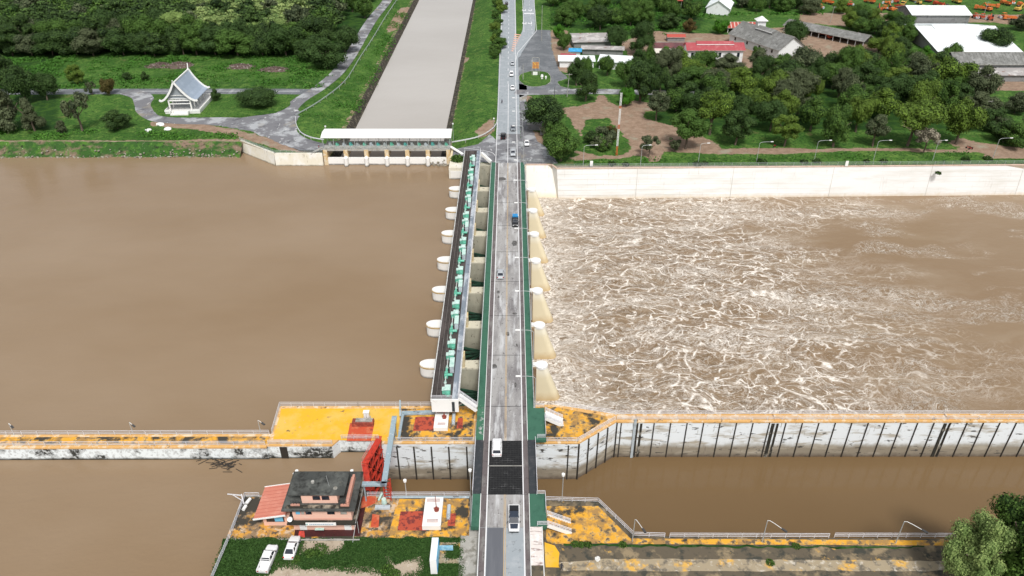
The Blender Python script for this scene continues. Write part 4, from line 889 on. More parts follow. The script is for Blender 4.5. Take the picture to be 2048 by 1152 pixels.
e.f=b.f; e.build('sign_emblem',m_teal,s)
e=MB(); rr=random.Random(5); x=-33.4
while x<-29.6:
    w_=rr.uniform(.1,.26); e.box(x,x+w_,84.03,84.058,.75,.92); x+=w_+.07
e.build('sign_lettering',mat('sign_ink',(.2,.3,.4),[],.7),s)
bx('terrace_kerb',-36.0,-25.2,83.0,83.2,PZ+.02,PZ+.25,m_conc)
b=MB(); b.beam((-25.6,84.6,.8),(-25.6,84.6,PZ),.09); b.beam((-26.3,82.6,-2),(-25.8,84.5,.9),.08); b.build('drain_pipe',m_pole,cb)
MB().tube([(-30.1,87.4,6.2),(-30.3,87.4,8.6)],.035,5).build('aerial',m_pole,cb)
b=MB(); b.cyl((-36.6,84.7),.02,.96,1.3,6); b.tube([(-36.6,84.6,1.5),(-36.6,84.35,1.62)],.42,14); b.build('satellite_dish',m_lampw,cb)
wg=MB(); zA,zB=.75,1.75; A=[(-43.0,85.2),(-36.75,85.2),(-36.75,92.2),(-43.0,92.2)]
wg.loft([[(x,A[0][1],z-.08),(x,A[2][1],z-.08),(x,A[2][1],z+.04),(x,A[0][1],z+.04)] for x,z in((-43.0,zA),(-37.52,zB))]); wgo=wg.build('wing_roof',m_salmon,cb)
b=MB()
for k in range(9): y=85.6+k*.78; b.beam((-42.95,y,zA+.06),(-37.55,y,zB+.06),.05,.05)
b.build('roof_seam',mat('roof_seam',(.42,.14,.1),[],.5),wgo)
b=MB(); b.beam((-43.05,85.12,zA-.03),(-37.52,85.12,zB-.03),.12,.3).beam((-43.05,92.28,zA-.03),(-37.52,92.28,zB-.03),.12,.3); b.build('fascia',m_white,cb)
bx('wing_wall',-41.9,-37.01,86.2,91.6,PZ+.02,.6,m_pink); win(-41.3,-38.3,86.2,-1.0,.2,m_glass); bx('curtain',-39.9,-38.5,86.13,86.145,-.9,.15,m_curtain)
b=MB(); b.beam((-25.8,84.5,.95),(-25.8,93,.95),.06); b.build('gutter',m_pole,cb)
b=MB(); b.box(-36.15,-26.55,84.93,84.99,1.0,1.12); b.build('wall_trim',m_pinktop,cb)
MB().cyl((-33.0,88.2),.28,6.2,6.5,12).build('roof_vent',m_conc,cb); MB().cyl((-29.0,86.9),.35,6.2,6.32,12).build('roof_hatch',m_conc,cb)
# ---------------------------------------------------------------- white retaining wall, right far bank
t=thing('retaining_wall','tall white retaining wall along the far bank of the churning water','retaining wall',(60,238,DW))
T=[G(1103,330,GL),G(1114,338,GL),G(1500,335,GL),G(2048,330.5,GL)]
Bm=[G(1090,393,DW),G(1250,389,DW),G(1500,387,DW),G(2048,381,DW)]
tx=[(x,y) for x,y in T]; ex=(tx[3][0]-tx[2][0],tx[3][1]-tx[2][1]); tx.append((tx[3][0]+ex[0]*6,tx[3][1]+ex[1]*2))
bt=[(tx[0][0],tx[1][1]-.85),(tx[1][0]+1,tx[1][1]-.9),(tx[2][0],tx[2][1]-1),(tx[3][0],tx[3][1]-1.2),(tx[4][0],tx[4][1]-1.2)]
def wallrun(a,b,c,d,m,name,z1=GL,z0=-15):
    # a,b top points; c,d bottom points
    MB().add([(*a,z1),(*b,z1),(d[0],d[1],z0),(c[0],c[1],z0),(a[0],a[1]+1.2,z1),(b[0],b[1]+1.2,z1)],[(0,3,2,1),(0,1,5,4)]).build(name,m,t)
x0w=4.9
wallrun((x0w,tx[0][1]+.1),tx[0],(x0w,tx[1][1]-.85),bt[0],m_wallc,'wall_panel')
wallrun(tx[0],tx[1],bt[0],bt[1],m_wallc,'wall_panel')
for i in range(1,4): wallrun(tx[i],tx[i+1],bt[i],bt[i+1],m_wall,'wall_panel')
cpb=MB(); 
for a,b_ in zip([(x0w,tx[0][1]+.1)]+tx,tx): 
    if a!=b_: cpb.beam((a[0],a[1]+.2,GL+.12),(b_[0],b_[1]+.2,GL+.12),.7,.22)
cpb.build('coping',mat('coping_pinkish',(.6,.45,.36),[((.4,.3,.22),.6,.5,.7)],.85),t)
jb=MB()
for px,pxb in((1096,1093),(1276,1272),(1470,1464),(1673,1661),(1873,1860),(2060,2040)):
    a=G(px,338,GL); c=G(pxb,387,DW); 
    yy=tx[1][1]+(tx[3][1]-tx[1][1])*(a[0]-tx[1][0])/(tx[3][0]-tx[1][0]) if a[0]>tx[1][0] else 239.6
    jb.beam((a[0],yy-.02,GL),(a[0],yy-.95,DW),.12,.08)
for k in range(1,6):
    z=GL-k*1.9; f=(GL-z)/14
    jb.beam((16,tx[1][1]-f-.0,z),(tx[3][0],tx[3][1]-f*1.2-.0,z),.05,.05)
jb.build('joint',mat('joint_grey',(.52,.5,.45),[],.9),t)
rb=rail_mb([(x+0,y+1.0,GL) for x,y in [(x0w,240.4)]+tx[:4]]+[(tx[4][0],tx[4][1]+1.0,GL)],1.3,3,3,.032).build('fence',m_railg,t)
# little plants on the wall
def tuft(name,label,cat,c,r,n,m,seed,group=None,size=.3,zs=.7):
    rr=random.Random(seed); me=bpy.data.meshes.new(name); vs=[];fs=[];tn=[]
    for i in range(n):
        th=rr.uniform(0,6.283); ph=math.acos(rr.uniform(-.2,1)); q=r*rr.uniform(.5,1)
        p=Vector((q*math.sin(ph)*math.cos(th),q*math.sin(ph)*math.sin(th),max(.05,q*math.cos(ph)*zs+.1)))
        a=Vector((rr.uniform(-1,1),rr.uniform(-1,1),rr.uniform(-1,1))).normalized()*size; b=a.cross(Vector((rr.uniform(-1,1),rr.uniform(-1,1),rr.uniform(-.5,1)))).normalized()*size*.7
        k=len(vs); vs+=[p-a,p+b,p+a,p-b]; fs.append((k,k+1,k+2,k+3)); tn+=[rr.random()**1.5]*4
    me.from_pydata([tuple(v) for v in vs],[],fs); at=me.attributes.new('tone','FLOAT','POINT'); at.data.foreach_set('value',tn); me.materials.append(m)
    o=bpy.data.objects.new(name,me); COL.objects.link(o); o.location=c; return tag(o,label,cat,group)
for i,(px,py,s_) in enumerate(((1224,330,1.6),(1252,331,1.3),(1395,330,1.7),(1410,329,1.3),(1523,326,2),(1609,326,1.6),(1634,325,1.7),(1733,324,1.1),(1768,324,1.4),(1932,321,1.6),(1976,320,1.7))):
    x,y=G(px,py,GL); tuft('wall_shrub','small dark shrub sprouting on top of the white retaining wall','shrub',(x,y+.4,GL),s_,160,m_fdark,i,'shrubs sprouting along the wall top')
x,y=G(1875,342,-2.3); tuft('wall_plant','dark triangular plant growing out of the white wall face below the coping','plant',(x,y-.8,-2.9),1.0,110,m_fdark,77)
x,y=G(1266,385,DW+1); tuft('wall_plant','tiny dark plant at the foot of the white wall near the water','plant',(x,237.4,-11.5),.9,60,m_fdark,78)
# banners at wall fence
for px,lb in((1183,'white notice board on the wall fence beside the big dark tree'),(1694,'white flag-like board on the wall fence between two street lamps')):
    x,y=G(px,336,GL); t=thing('notice_board',lb,'notice board',(x,y+1.3,GL)); MB().box(x-.5,x+.5,y+.8,y+.9,GL+.3,GL+2.2).build('board',m_lampw,t); MB().box(x-.04,x+.04,y+.91,y+1,GL,GL+2).build('post',m_pole,t)
# ---------------------------------------------------------------- wing wall left of the canal gates
t=thing('wing_wall','cream wing wall angling from the grassy bank to the canal gates','retaining wall',(-83,249,UW))
a=G(480,281,GL); b_=(-83.5,248.9); c=(-66.6,248.8)
def face(p,q,bat=.9,m=m_wallc,z1=GL+.15,z0=-9):
    dx,dy=q[0]-p[0],q[1]-p[1]; l=math.hypot(dx,dy); nx,ny=dy/l,-dx/l
    MB().add([(*p,z1),(*q,z1),(q[0]+nx*bat,q[1]+ny*bat,z0),(p[0]+nx*bat,p[1]+ny*bat,z0),(p[0]-nx*.8,p[1]-ny*.8,z1),(q[0]-nx*.8,q[1]-ny*.8,z1)],[(0,3,2,1),(0,1,5,4)]).build('wall_panel',m,t)
m_wing=mat('wing_wall_cream',(.68,.64,.53),[((.74,.72,.66),.3,.45,.6),((.25,.2,.13),.9,.6,.7,(1,1,.3),8),((.1,.08,.05),'z',UW+.8,UW+.2,(.6,))],.85)
face(a,b_,.9,m_wing); face(b_,c,.9,m_wing)
rail_mb([(*a,GL+.2),(b_[0],b_[1]+.4,GL+.2),(c[0],c[1]+.4,GL+.2)],1.0,3,2,.032).build('railing',m_railg,t)
# abutment block between canal gates and dam
t=thing('abutment','cream concrete abutment between the canal gates and the dam','abutment',(-19,241,UW))
MB().box(-21.2,-16.5,236.8,252.4,-15,GL-.2).build('wall',m_wing,t); MB().box(-21.3,-20.6,243,252.6,-15,GL+.3).build('side_wall',m_cream,t)
b=MB(); b.prism([(-16.6,236.6),(-16.6,239.6),(-20.6,239.4),(-21.2,238),(-20.6,236.7)],-15,-2.3); b.build('nose_wall',m_nose,t)
MB().box(-16.49,-6.8,238.3,252.3,-15,GL-.1).build('wall',m_pier,t)
MB().box(-6.79,4.9,238.4,241,-15,GL-.1).build('wall',m_cream,t)
def rampz(y): return min(0,max(GL+.1,GL+.1-(GL+.1)*(268-y)/(268-238.3)))
rp=MB().loft([[(-5.6,y,-3),(3.4,y,-3),(3.4,y,z),(-5.6,y,z)] for y,z in((238.32,-.01),(268,GL+.1))]).build('approach_ramp',m_asph2); tag(rp,kind='structure')
q=MB()
for x in(-5.3,2.1): q.strip([(x,238.4),(x,268)],.2,0)
q.v=[(x,y,rampz(y)+.015) for x,y,z in q.v]; tag(q.build('ramp_edge_lines',m_line),kind='structure')
q=MB().strip([(-1.2,238.4),(-1.2,268)],.2,0); q.v=[(x,y,rampz(y)+.015) for x,y,z in q.v]; tag(q.build('ramp_centre_line',m_line),kind='structure')
x=G(925,300,GL)
tuft('weed_patch','dark green weeds growing on the abutment beside the hoist deck','plant',(-18.6,243.5,GL-.2),2.6,700,m_fmid,5)
# ---------------------------------------------------------------- canal gate building
cg=thing('canal_gatehouse','white roofed canal gate bridge with cream piers and green hoists','gatehouse',(-44,249,UW))
CX0,CX1=-66.3,-21.5
MB().box(CX0+.3,CX1-.1,249.2,250.1,-15,-2.7).build('breast_wall',m_nose,cg)
pxs=[CX0+.7+i*(CX1-CX0-1.4)/6 for i in range(7)]
for i,x in enumerate(pxs):
    MB().box(x-.7,x+.7,249.0,257.5,-2.69 if 0<i<6 else -15,.25).build('pier',mat('pier_ochre',(.58,.42,.22),[((.66,.58,.44),.9,.45,.6)],.85) if i==0 else bpy.data.materials['pier_ochre'],cg)
    if 0<i<6:
        b=MB(); p=[(x-.75,249.3)]+[(x+.75*math.cos(math.pi+math.pi*k/8),248.4+1.0*math.sin(math.pi+math.pi*k/8)) for k in range(9)]+[(x+.75,249.3)]
        b.prism(p,-15,-2.3); b.cyl((x,248.6),.8,-2.29,-1.7,12,.15); b.build('cutwater',m_nose,cg)
MB().box(CX0,CX1,249.6,257,.26,.6).build('deck',m_conc,cg); MB().box(CX0,CX1,249.3,249.58,-.1,.62).build('edge_beam',m_conc,cg)
MB().loft([[(x,250.6,4.3),(x,253.9,5.2),(x,257.6,5.0),(x,257.6,4.8),(x,250.6,4.1)] for x in(CX0-.6,CX1+.4)]).build('roof',m_lampw,cg)
b=MB()
for i in range(13):
    x=CX0+.2+i*(CX1-CX0-.4)/12
    for y in(250.2,256.3): b.beam((x,y,.6),(x,y,3.9),.14)
b.build('post',m_railg,cg)
rail_mb([(CX0,249.7,.6),(CX1,249.7,.6)],1.1,3,1.5,.032).build('railing',m_railg,cg); rail_mb([(CX0,256.9,.6),(CX1,256.9,.6)],1.1,3,2.5,.032).build('railing',m_railg,cg)
for i in range(18):
    x=CX0+2+i*2.42; b=MB(); b.box(x-.45,x+.45,252.2,253.1,.62,1.5+(.3 if i%3==0 else 0)); b.box(x+.5,x+.75,252.4,252.9,.62,1.15); b.cyl((x,252.0),.2,.62,1.9,8)
    b.build('hoist_unit',[m_railg,m_mint,m_cab,m_teal][i%4],cg)
b=MB(); b.beam((CX0-.3,251,.6),(CX0-4.5,249.2,GL-.1),1.2,.2); b.build('side_stairs',m_conc,cg)
b=MB(); b.beam((CX1+.1,251.5,.6),(CX1+4.5,248.4,GL),1.0,.3); b.build('side_stairs',m_white,cg)
# guard rails along the canal road
def guardrail(label,pts,m=m_rail):
    t=thing('guard_rail',label,'guard rail',(pts[0][0],pts[0][1],GL)); p3=[(x,y,GL+.75) for x,y in pts]; b=MB()
    for a,c in zip(p3,p3[1:]): b.beam(a,c,.16,.38)
    b.build('rail',m,t); b=MB(); acc=0
    for a,c in zip(p3,p3[1:]):
        l=math.dist(a,c); acc+=l
        if acc>4: acc=0; b.box(c[0]-.1,c[0]+.1,c[1]-.1,c[1]+.1,GL-.6,GL+.6)
    b.build('post',m_conc,t)
guardrail('white guard rail curving round the right canal bank to the gates',crom(gp([(904,288),(950,279),(975,268),(990,255),(995,240),(997,200),(999,150),(1000,95)]),5))
guardrail('white guard rail curving from the left canal road to the gates',crom(gp([(592,237),(593,252),(602,268),(622,278),(648,283)]),5))
guardrail('long pale guard rail beside the left canal road',crom(gp([(592,233),(640,205),(690,165),(720,118),(745,80),(770,38),(795,0)]),4),m_railg)
# ---------------------------------------------------------------- street lamps
def lamp(label,base,h,arm,group=None,dark=False,double=False,lean=0):
    x,y,z=base; t=thing('street_lamp',label,'street lamp',base,0,group)
    MB().tube([(x,y,z),(x,y,z+h*.93)],.1,8,.06).build('pole',m_pole,t); a=Vector(arm)
    p=[(x,y,z+h*.93),(x+a.x*.15,y+a.y*.15,z+h*.985),(x+a.x*.5,y+a.y*.5,z+h),(x+a.x,y+a.y,z+h)]
    MB().tube(p,.06,6,.045).build('arm',m_pole if not dark else m_lampw,t)
    b=MB(); e=Vector(p[-1]); n=a.normalized() if a.length else Vector((1,0,0)); b.beam(e-n*.1,e+n*.85,.36,.16); b.build('lamp_head',m_lampd if dark else m_lampw,t)
    return t
for k in range(12):
    y=113.6+15.35*k
    lamp(f'white-armed street lamp over the right lane of the bridge, {ORD[k]} from the yellow lock island' if k<9 else f'street lamp over the road just beyond the bridge, {ORD[k-9]} past the bridge end',(4.7 if k<8 else 4.2,y,.2),8,(-3.0,0,0),'lamps on the bridge and its approach')
for k,(px,py,hx) in enumerate(((1167,334,4),(1282,334,2.2),(1398,330,3),(1515,327,4.5),(1631,324,4.3),(1750,324,5),(1869,324,3),(1990,319,5.2))):
    x,y=G(px,py,GL); lamp(f'tall curved street lamp behind the white retaining wall, {ORD[k]} from the bridge',(x,y+1.4,GL),7.2,(2.3 if hx<4 else 3.8,.3,0),'lamps behind the retaining wall')
for k,(px,py,dx,dy,lb) in enumerate(((1278,1076,.5,1.5,'street lamp on the near right quay nearest the bridge'),(1535,1078,-.6,1.9,'street lamp on the near right quay between two others'),(1800,1080,-1.4,2.1,'street lamp on the near right quay close to the big trees'))):
    x,y=G(px,py,PZ); lamp(lb,(x-1.2+k*.1,y-.6,PZ),5.6,(.9,-2.2,0) if k==0 else (1.5+.2*k,-2.0,0),'dark-headed lamps on the near quay',dark=True)
for k,(px,py,lb) in enumerate(((30,868,'dark-headed lamp on the left guide wall, nearest the left edge'),(268,866,'dark-headed lamp midway along the left guide wall'),(522,862,'dark-headed lamp on the left guide wall where it meets the yellow platform'))):
    x,y=G(px,py,PZ); lamp(lb,(x,y-.3,PZ),3.2,(1.1,-.9,0),'dark-headed lamps on the left guide wall',dark=True)
def globe(label,px,py,z,h,dbl=False):
    x,y=G(px,py,z); t=thing('globe_lamp',label,'lamp post',(x,y,z)); MB().tube([(x,y,z),(x,y,z+h)],.07,6).build('pole',m_pole,t)
    b=MB(); b.cyl((x,y),.28,z+h-.1,z+h+.3,10,.3)
    if dbl: b.cyl((x-.55,y),.26,z+h-.8,z+h-.4,10); b.beam((x,y,z+h-.7),(x-.5,y,z+h-.7),.08)
    b.build('lamp_head',m_lampw,t); return t
globe('white lamp post standing at the lock edge in front of the stained chamber wall',813,992,PZ,3.7)
globe('two-headed white lamp post behind the control building',601,977,PZ,4.2,True)
globe('white lamp post behind the right end of the control building',709,975,PZ,4)
globe('thin lamp post rising in front of the white chamber wall right of the bridge',1124,1003,PZ,6.5)
globe('thin pole beside the left of the bascule span',942,990,PZ,6)
globe('small lamp post standing left of the canal gatehouse on the grass',655,285,GL,6); globe('small lamp post standing on the right canal bank',907,281,GL,6.3)
globe('short lamp post on the curved guard rail by the main road',988,258,GL,4)
# ---------------------------------------------------------------- tall poles and masts
t=thing('radio_mast','red and white banded mast standing in the brown park clearing','mast',(*G(1233,293,GL),GL))
x,y=G(1233,310,GL); zz=GL; hh=[3.4,6.2,1.6,5.6,1.0,4.4]
m_mr=mat('mast_orange',(.55,.12,.04),[],.6)
for k,h_ in enumerate(hh):
    b=MB()
    for dx,dy in((-.22,-.22),(.22,-.22),(.22,.22),(-.22,.22)): b.beam((x+dx,y+dy,zz),(x+dx,y+dy,zz+h_),.11)
    n=int(h_/.55)
    for j in range(n): z=zz+j*h_/n; b.beam((x-.22,y-.22,z),(x+.22,y-.22,z+h_/n),.08); b.beam((x+.22,y-.22,z),(x+.22,y+.22,z+h_/n),.08)
    b.build('mast_section',m_mr if k%2==0 else m_white,t); zz+=h_
for k,(px,py,h_,lb,cross) in enumerate(((1134,194,10,'bare utility pole leaning beside the dark tree north of the park',1),(1030+79,193,4,'short dark post by the junction behind the big tree',0),(1083,82,18,'tall slim pole in the gravel yard beside the slip road',0),(1046,160,7,'white post at the left edge of the round lawn',0),(1660,45,9,'utility pole beside the long grey shed',1),(1965,35,9,'utility pole beside the huge white roof',1),(1970,235,7,'leaning white lamp pole at the right end of the park',1))):
    x,y=G(px,py,GL); t=thing('utility_pole',lb,'utility pole',(x,y,GL)); MB().tube([(x,y,GL),(x+(.6 if cross else 0),y,GL+h_)],.16,8,.1).build('pole',m_conc if k!=1 else m_lampd,t)
    if cross: MB().beam((x-1.0,y,GL+h_-.5),(x+1.8,y,GL+h_-.4),.14).build('cross_arm',m_conc,t)
# sign tower on the round lawn
x,y=G(1071,150,GL); t=thing('sign_tower','tall steel sign frame with orange panel on the round lawn','sign',(x,y,GL))
b=MB()
for dx in(-1.6,1.6): b.beam((x+dx,y,GL),(x+dx,y,GL+7.6),.25)
for z in(2.4,6.9): b.beam((x-1.6,y,z),(x+1.6,y,z),.18)
b.build('frame',m_conc,t); MB().box(x-1.45,x+1.45,y-.1,y+.1,2.0,4.9).build('panel',mat('sign_orange',(.5,.22,.08),[((.7,.4,.08),.8,.5,.55),((.25,.2,.18),1.2,.6,.66)],.6),t)
MB().box(x-1.2,x+.9,y-.5,y-.2,GL+.1,.6).build('white_board',m_lampw,t)
x,y=G(1084,158,GL); t=thing('garden_statue','small white lawn ornament with round top beside the sign tower','ornament',(x,y,GL)); b=MB(); b.cyl((x,y),.5,GL,GL+.9,10,.3); b.cyl((x,y),.7,GL+1,GL+2,12,.5); b.build('pedestal',m_lampw,t); b=MB(); b.cyl((x+1.7,y-.5),.3,GL,GL+.9,10,.3); b.cyl((x+1.7,y-.5),.5,GL+.95,GL+1.5,12,.3); b.build('side_pot',m_lampw,t)
# near blue sign block
t=thing('billboard','thick white billboard with blue side panel standing on the near lawn beside the bridge','billboard',(-12.9,78.5,PZ))
q=[G(864,1075,1.5),G(876,1075,1.5),G(873,1120,1.5),G(861,1120,1.5)]
xa=q[0][0]; ya=q[0][1]; xb=q[3][0]; yb=q[3][1]
MB().box(xa,xa+1.05,yb,ya,PZ+.03,1.5).build('frame',m_white,t); MB().box(xa+1.06,xa+1.12,yb+.1,ya-.1,PZ+.4,1.35).build('panel',m_blue,t)
b=MB()
for i in range(4): y=yb+.4+i*.9; b.box(xa+1.121,xa+1.14,y,y+.5,-.9,.9)
b.build('panel_lettering',mat('pale_blue',(.4,.7,.8),[],.5),t)
MB().box(xa+1.06,xa+3.3,ya-.2,ya-.02,PZ+.6,PZ+1.6).build('side_board',mat('faded_blue_board',(.2,.45,.62),[((.35,.6,.72),1.2,.5,.6)],.6),t)
# ---------------------------------------------------------------- vehicles
m_paint={n:mat('car_'+n,c,[],.3,spec=.6) for n,c in dict(white=(.75,.75,.75),silver=(.42,.44,.46),grey=(.2,.22,.24),black=(.015,.015,.017),red=(.35,.03,.02),blue=(.02,.25,.55),navy=(.03,.04,.06)).items()}
m_lamp=mat('headlight',(.7,.72,.75),[],.15,spec=.8); m_tail=mat('tail_light',(.4,.01,.01),[],.2); m_trim=mat('black_trim',(.02,.02,.02),[],.5)
def car(name,label,loc,rz,col,kind='sedan',group=None,bedcol=None,hood=None):
    t=thing(name,label,{'sedan':'car','suv':'car','pickup':'pickup truck','van':'van'}[kind],(0,0,0),0,group)
    P=m_paint[col]; Lh={'sedan':2.25,'suv':2.2,'pickup':2.6,'van':2.3}[kind]; W=.9; zb=.28
    tp={'sedan':.86,'suv':1.0,'pickup':1.02,'van':1.1}[kind]
    st={'sedan':[(-Lh,.74,.72),(-Lh+.12,.82,.88),(-1.5,.9,.93),(0,.91,.92),(1.2,.9,.9),(1.95,.84,.76),(Lh,.68,.6)],
        'suv':[(-Lh,.8,.95),(-Lh+.1,.88,1.02),(-1.4,.93,1.04),(.4,.93,1.02),(1.2,.92,.98),(1.95,.87,.86),(Lh,.72,.68)],
        'pickup':[(-.82,.93,1.05),(-.3,.93,1.06),(1.0,.93,1.04),(1.9,.92,.98),(2.4,.88,.9),(Lh,.76,.72)],
        'van':[(-Lh,.85,1.1),(-1,.92,1.1),(1,.92,1.08),(1.9,.88,.98),(Lh,.75,.75)]}[kind]
    rg=[[(-w_,y,zb),(w_,y,zb),(w_+.02,y,(zb+z)*.52),(w_,y,z-.12),(w_-.13,y,z),(-(w_-.13),y,z),(-w_,y,z-.12),(-(w_+.02),y,(zb+z)*.52)] for y,w_,z in st]
    MB().loft(rg).build('body',P,t,smooth=False)
    base,roof,zt,wr={'sedan':((-1.75,.98),(-.95,.2),1.42,.6),'suv':((-2.12,1.05),(-1.8,.35),1.68,.68),'pickup':((-.78,1.35),(-.62,.62),1.72,.66),'van':((-2.2,1.5),(-2.1,.9),1.95,.74)}[kind]
    zq=tp-.02; c=[(-.8,base[0]),(.8,base[0]),(.8,base[1]),(-.8,base[1])]; r_=[(-wr,roof[0]),(wr,roof[0]),(wr,roof[1]),(-wr,roof[1])]
    MB().loft([[(x,y,zq) for x,y in c],[(x,y,zt-.07) for x,y in r_]]).build('windows',m_glass,t)
    b=MB(); b.loft([[(x*1.04,y*1.0+(.05 if y>0 else -.05),zt-.07) for x,y in r_],[(x*.96,y,zt) for x,y in r_]])
    for sx in(-1,1):
        b.beam((sx*.79,base[1]-.02,zq),(sx*wr,roof[1],zt-.05),.09); b.beam((sx*.79,base[0]+.02,zq),(sx*wr,roof[0],zt-.05),.1); ym=(base[0]+base[1])/2-.1; b.beam((sx*.815,ym,zq),(sx*(wr+.02),(roof[0]+roof[1])/2,zt-.05),.08)
    b.build('roof',m_paint[hood] if hood else P,t)
    if hood: MB().loft([[(-.66,1.45,1.03),(.66,1.45,1.03),(.66,1.45,1.06),(-.66,1.45,1.06)],[(-.6,2.4,.88),(.6,2.4,.88),(.6,2.4,.93),(-.6,2.4,.93)]]).build('bonnet',m_paint[hood],t)
    if kind=='pickup':
        bc=m_paint[bedcol or col]; b=MB(); b.box(-.86,.86,-Lh,-.83,.45,.62); b.box(-.93,-.8,-Lh,-.83,.4,1.05); b.box(.8,.93,-Lh,-.83,.4,1.05); b.box(-.8,.8,-Lh,-Lh+.1,.4,1.04); b.build('bed',P,t)
        if bedcol: MB().box(-.79,.79,-Lh+.11,-.84,.63,1.0 if bedcol=='black' else 1.9).build('bed_cover',bc,t)
        b=MB(); b.beam((-.75,-.95,1.1),(.75,-.95,1.1),.08).beam((-.75,-.95,1.0),(-.75,-.95,1.6),.07).beam((.75,-.95,1.0),(.75,-.95,1.6),.07).beam((-.75,-.95,1.6),(.75,-.95,1.6),.07); b.build('roll_bar',m_trim if bedcol else P,t)
    wy={'sedan':1.35,'suv':1.35,'pickup':1.65,'van':1.45}[kind]
    for sx in(-1,1):
        for sy in(-1,1):
            w_=MB().tube([(sx*.72,sy*wy,.33),(sx*.93,sy*wy,.33)],.33,14).build('wheel',m_tyre,t); MB().tube([(sx*.931,sy*wy,.33),(sx*.94,sy*wy,.33)],.2,10).build('hub',m_cab,w_)
        zf=st[-1][2]; MB().box(sx*.42,sx*.72,Lh-.18,Lh-.02+.03,zf-.14,zf+.03).build('headlight',m_lamp,t)
        MB().box(sx*.6,sx*.84,-Lh-.03,-Lh+.15,.68,.86).build('tail_light',m_tail,t)
        MB().box(sx*.93,sx*1.08,base[1]-.35,base[1]-.15,zq,zq+.16).build('mirror',P if col!='white' else m_trim,t)
    MB().box(-.75,.75,Lh-.06,Lh+.05,.28,.46).build('bumper',m_trim,t)
    t.location=loc; t.rotation_euler=(0,0,rz); return t
def at(px,py,z): x,y=G(px,py,z); return (x,y,z+.02)
car('parked_pickup','white pickup with open bed parked on the near lawn left of the sedan',at(537,1122,PZ),R(-4),'white','pickup')
car('parked_sedan','white sedan with dark rear window parked on the lawn beside the pink building',at(585,1099,PZ),R(-2),'white','sedan')
car('suv','white hatchback driving onto the black bascule grating',at(994,899,0),0,'white','suv')
car('pickup','white pickup with black bed and dark bonnet on the near end of the bridge',at(1028,1042,0),math.pi,'white','pickup',bedcol='black',hood='navy')
car('sedan','silver sedan driving away in the middle of the bridge',at(1001,551,0),0,'silver','sedan')
car('covered_pickup','black pickup with tall blue canvas cover on the far half of the bridge',at(1030.5,447,0),math.pi,'black','pickup',bedcol='blue')
for px,py,c_,k_,rz,lb in((1026,312,'silver','pickup',math.pi,'silver pickup just beyond the far end of the bridge'),(1026,259,'grey','sedan',math.pi,'grey car on the approach road above the dark pickup'),(1006.5,276,'black','pickup',0,'black pickup at the canal junction'),
  (1053.5,289,'white','sedan',math.pi,'white car parked on the gravel verge by the big trees'),(1025,178,'white','sedan',math.pi,'white car on the far road level with the side road'),(1023,151,'white','suv',math.pi,'white car on the far road, middle of the three by the round lawn'),(1025,129,'silver','sedan',math.pi,'silver car on the far road, farthest of the three by the round lawn'),(1013,9,'black','suv',0,'dark car alone on the left carriageway at the top of the picture')):
    car('car' if k_!='pickup' else 'pickup',lb,(lambda q:(q[0],q[1],max(q[2],rampz(q[1])+.02) if abs(q[0]+1)<4.5 else q[2]))(at(px,py,GL+.08)),rz,c_,k_,'vehicles on the far approach road')
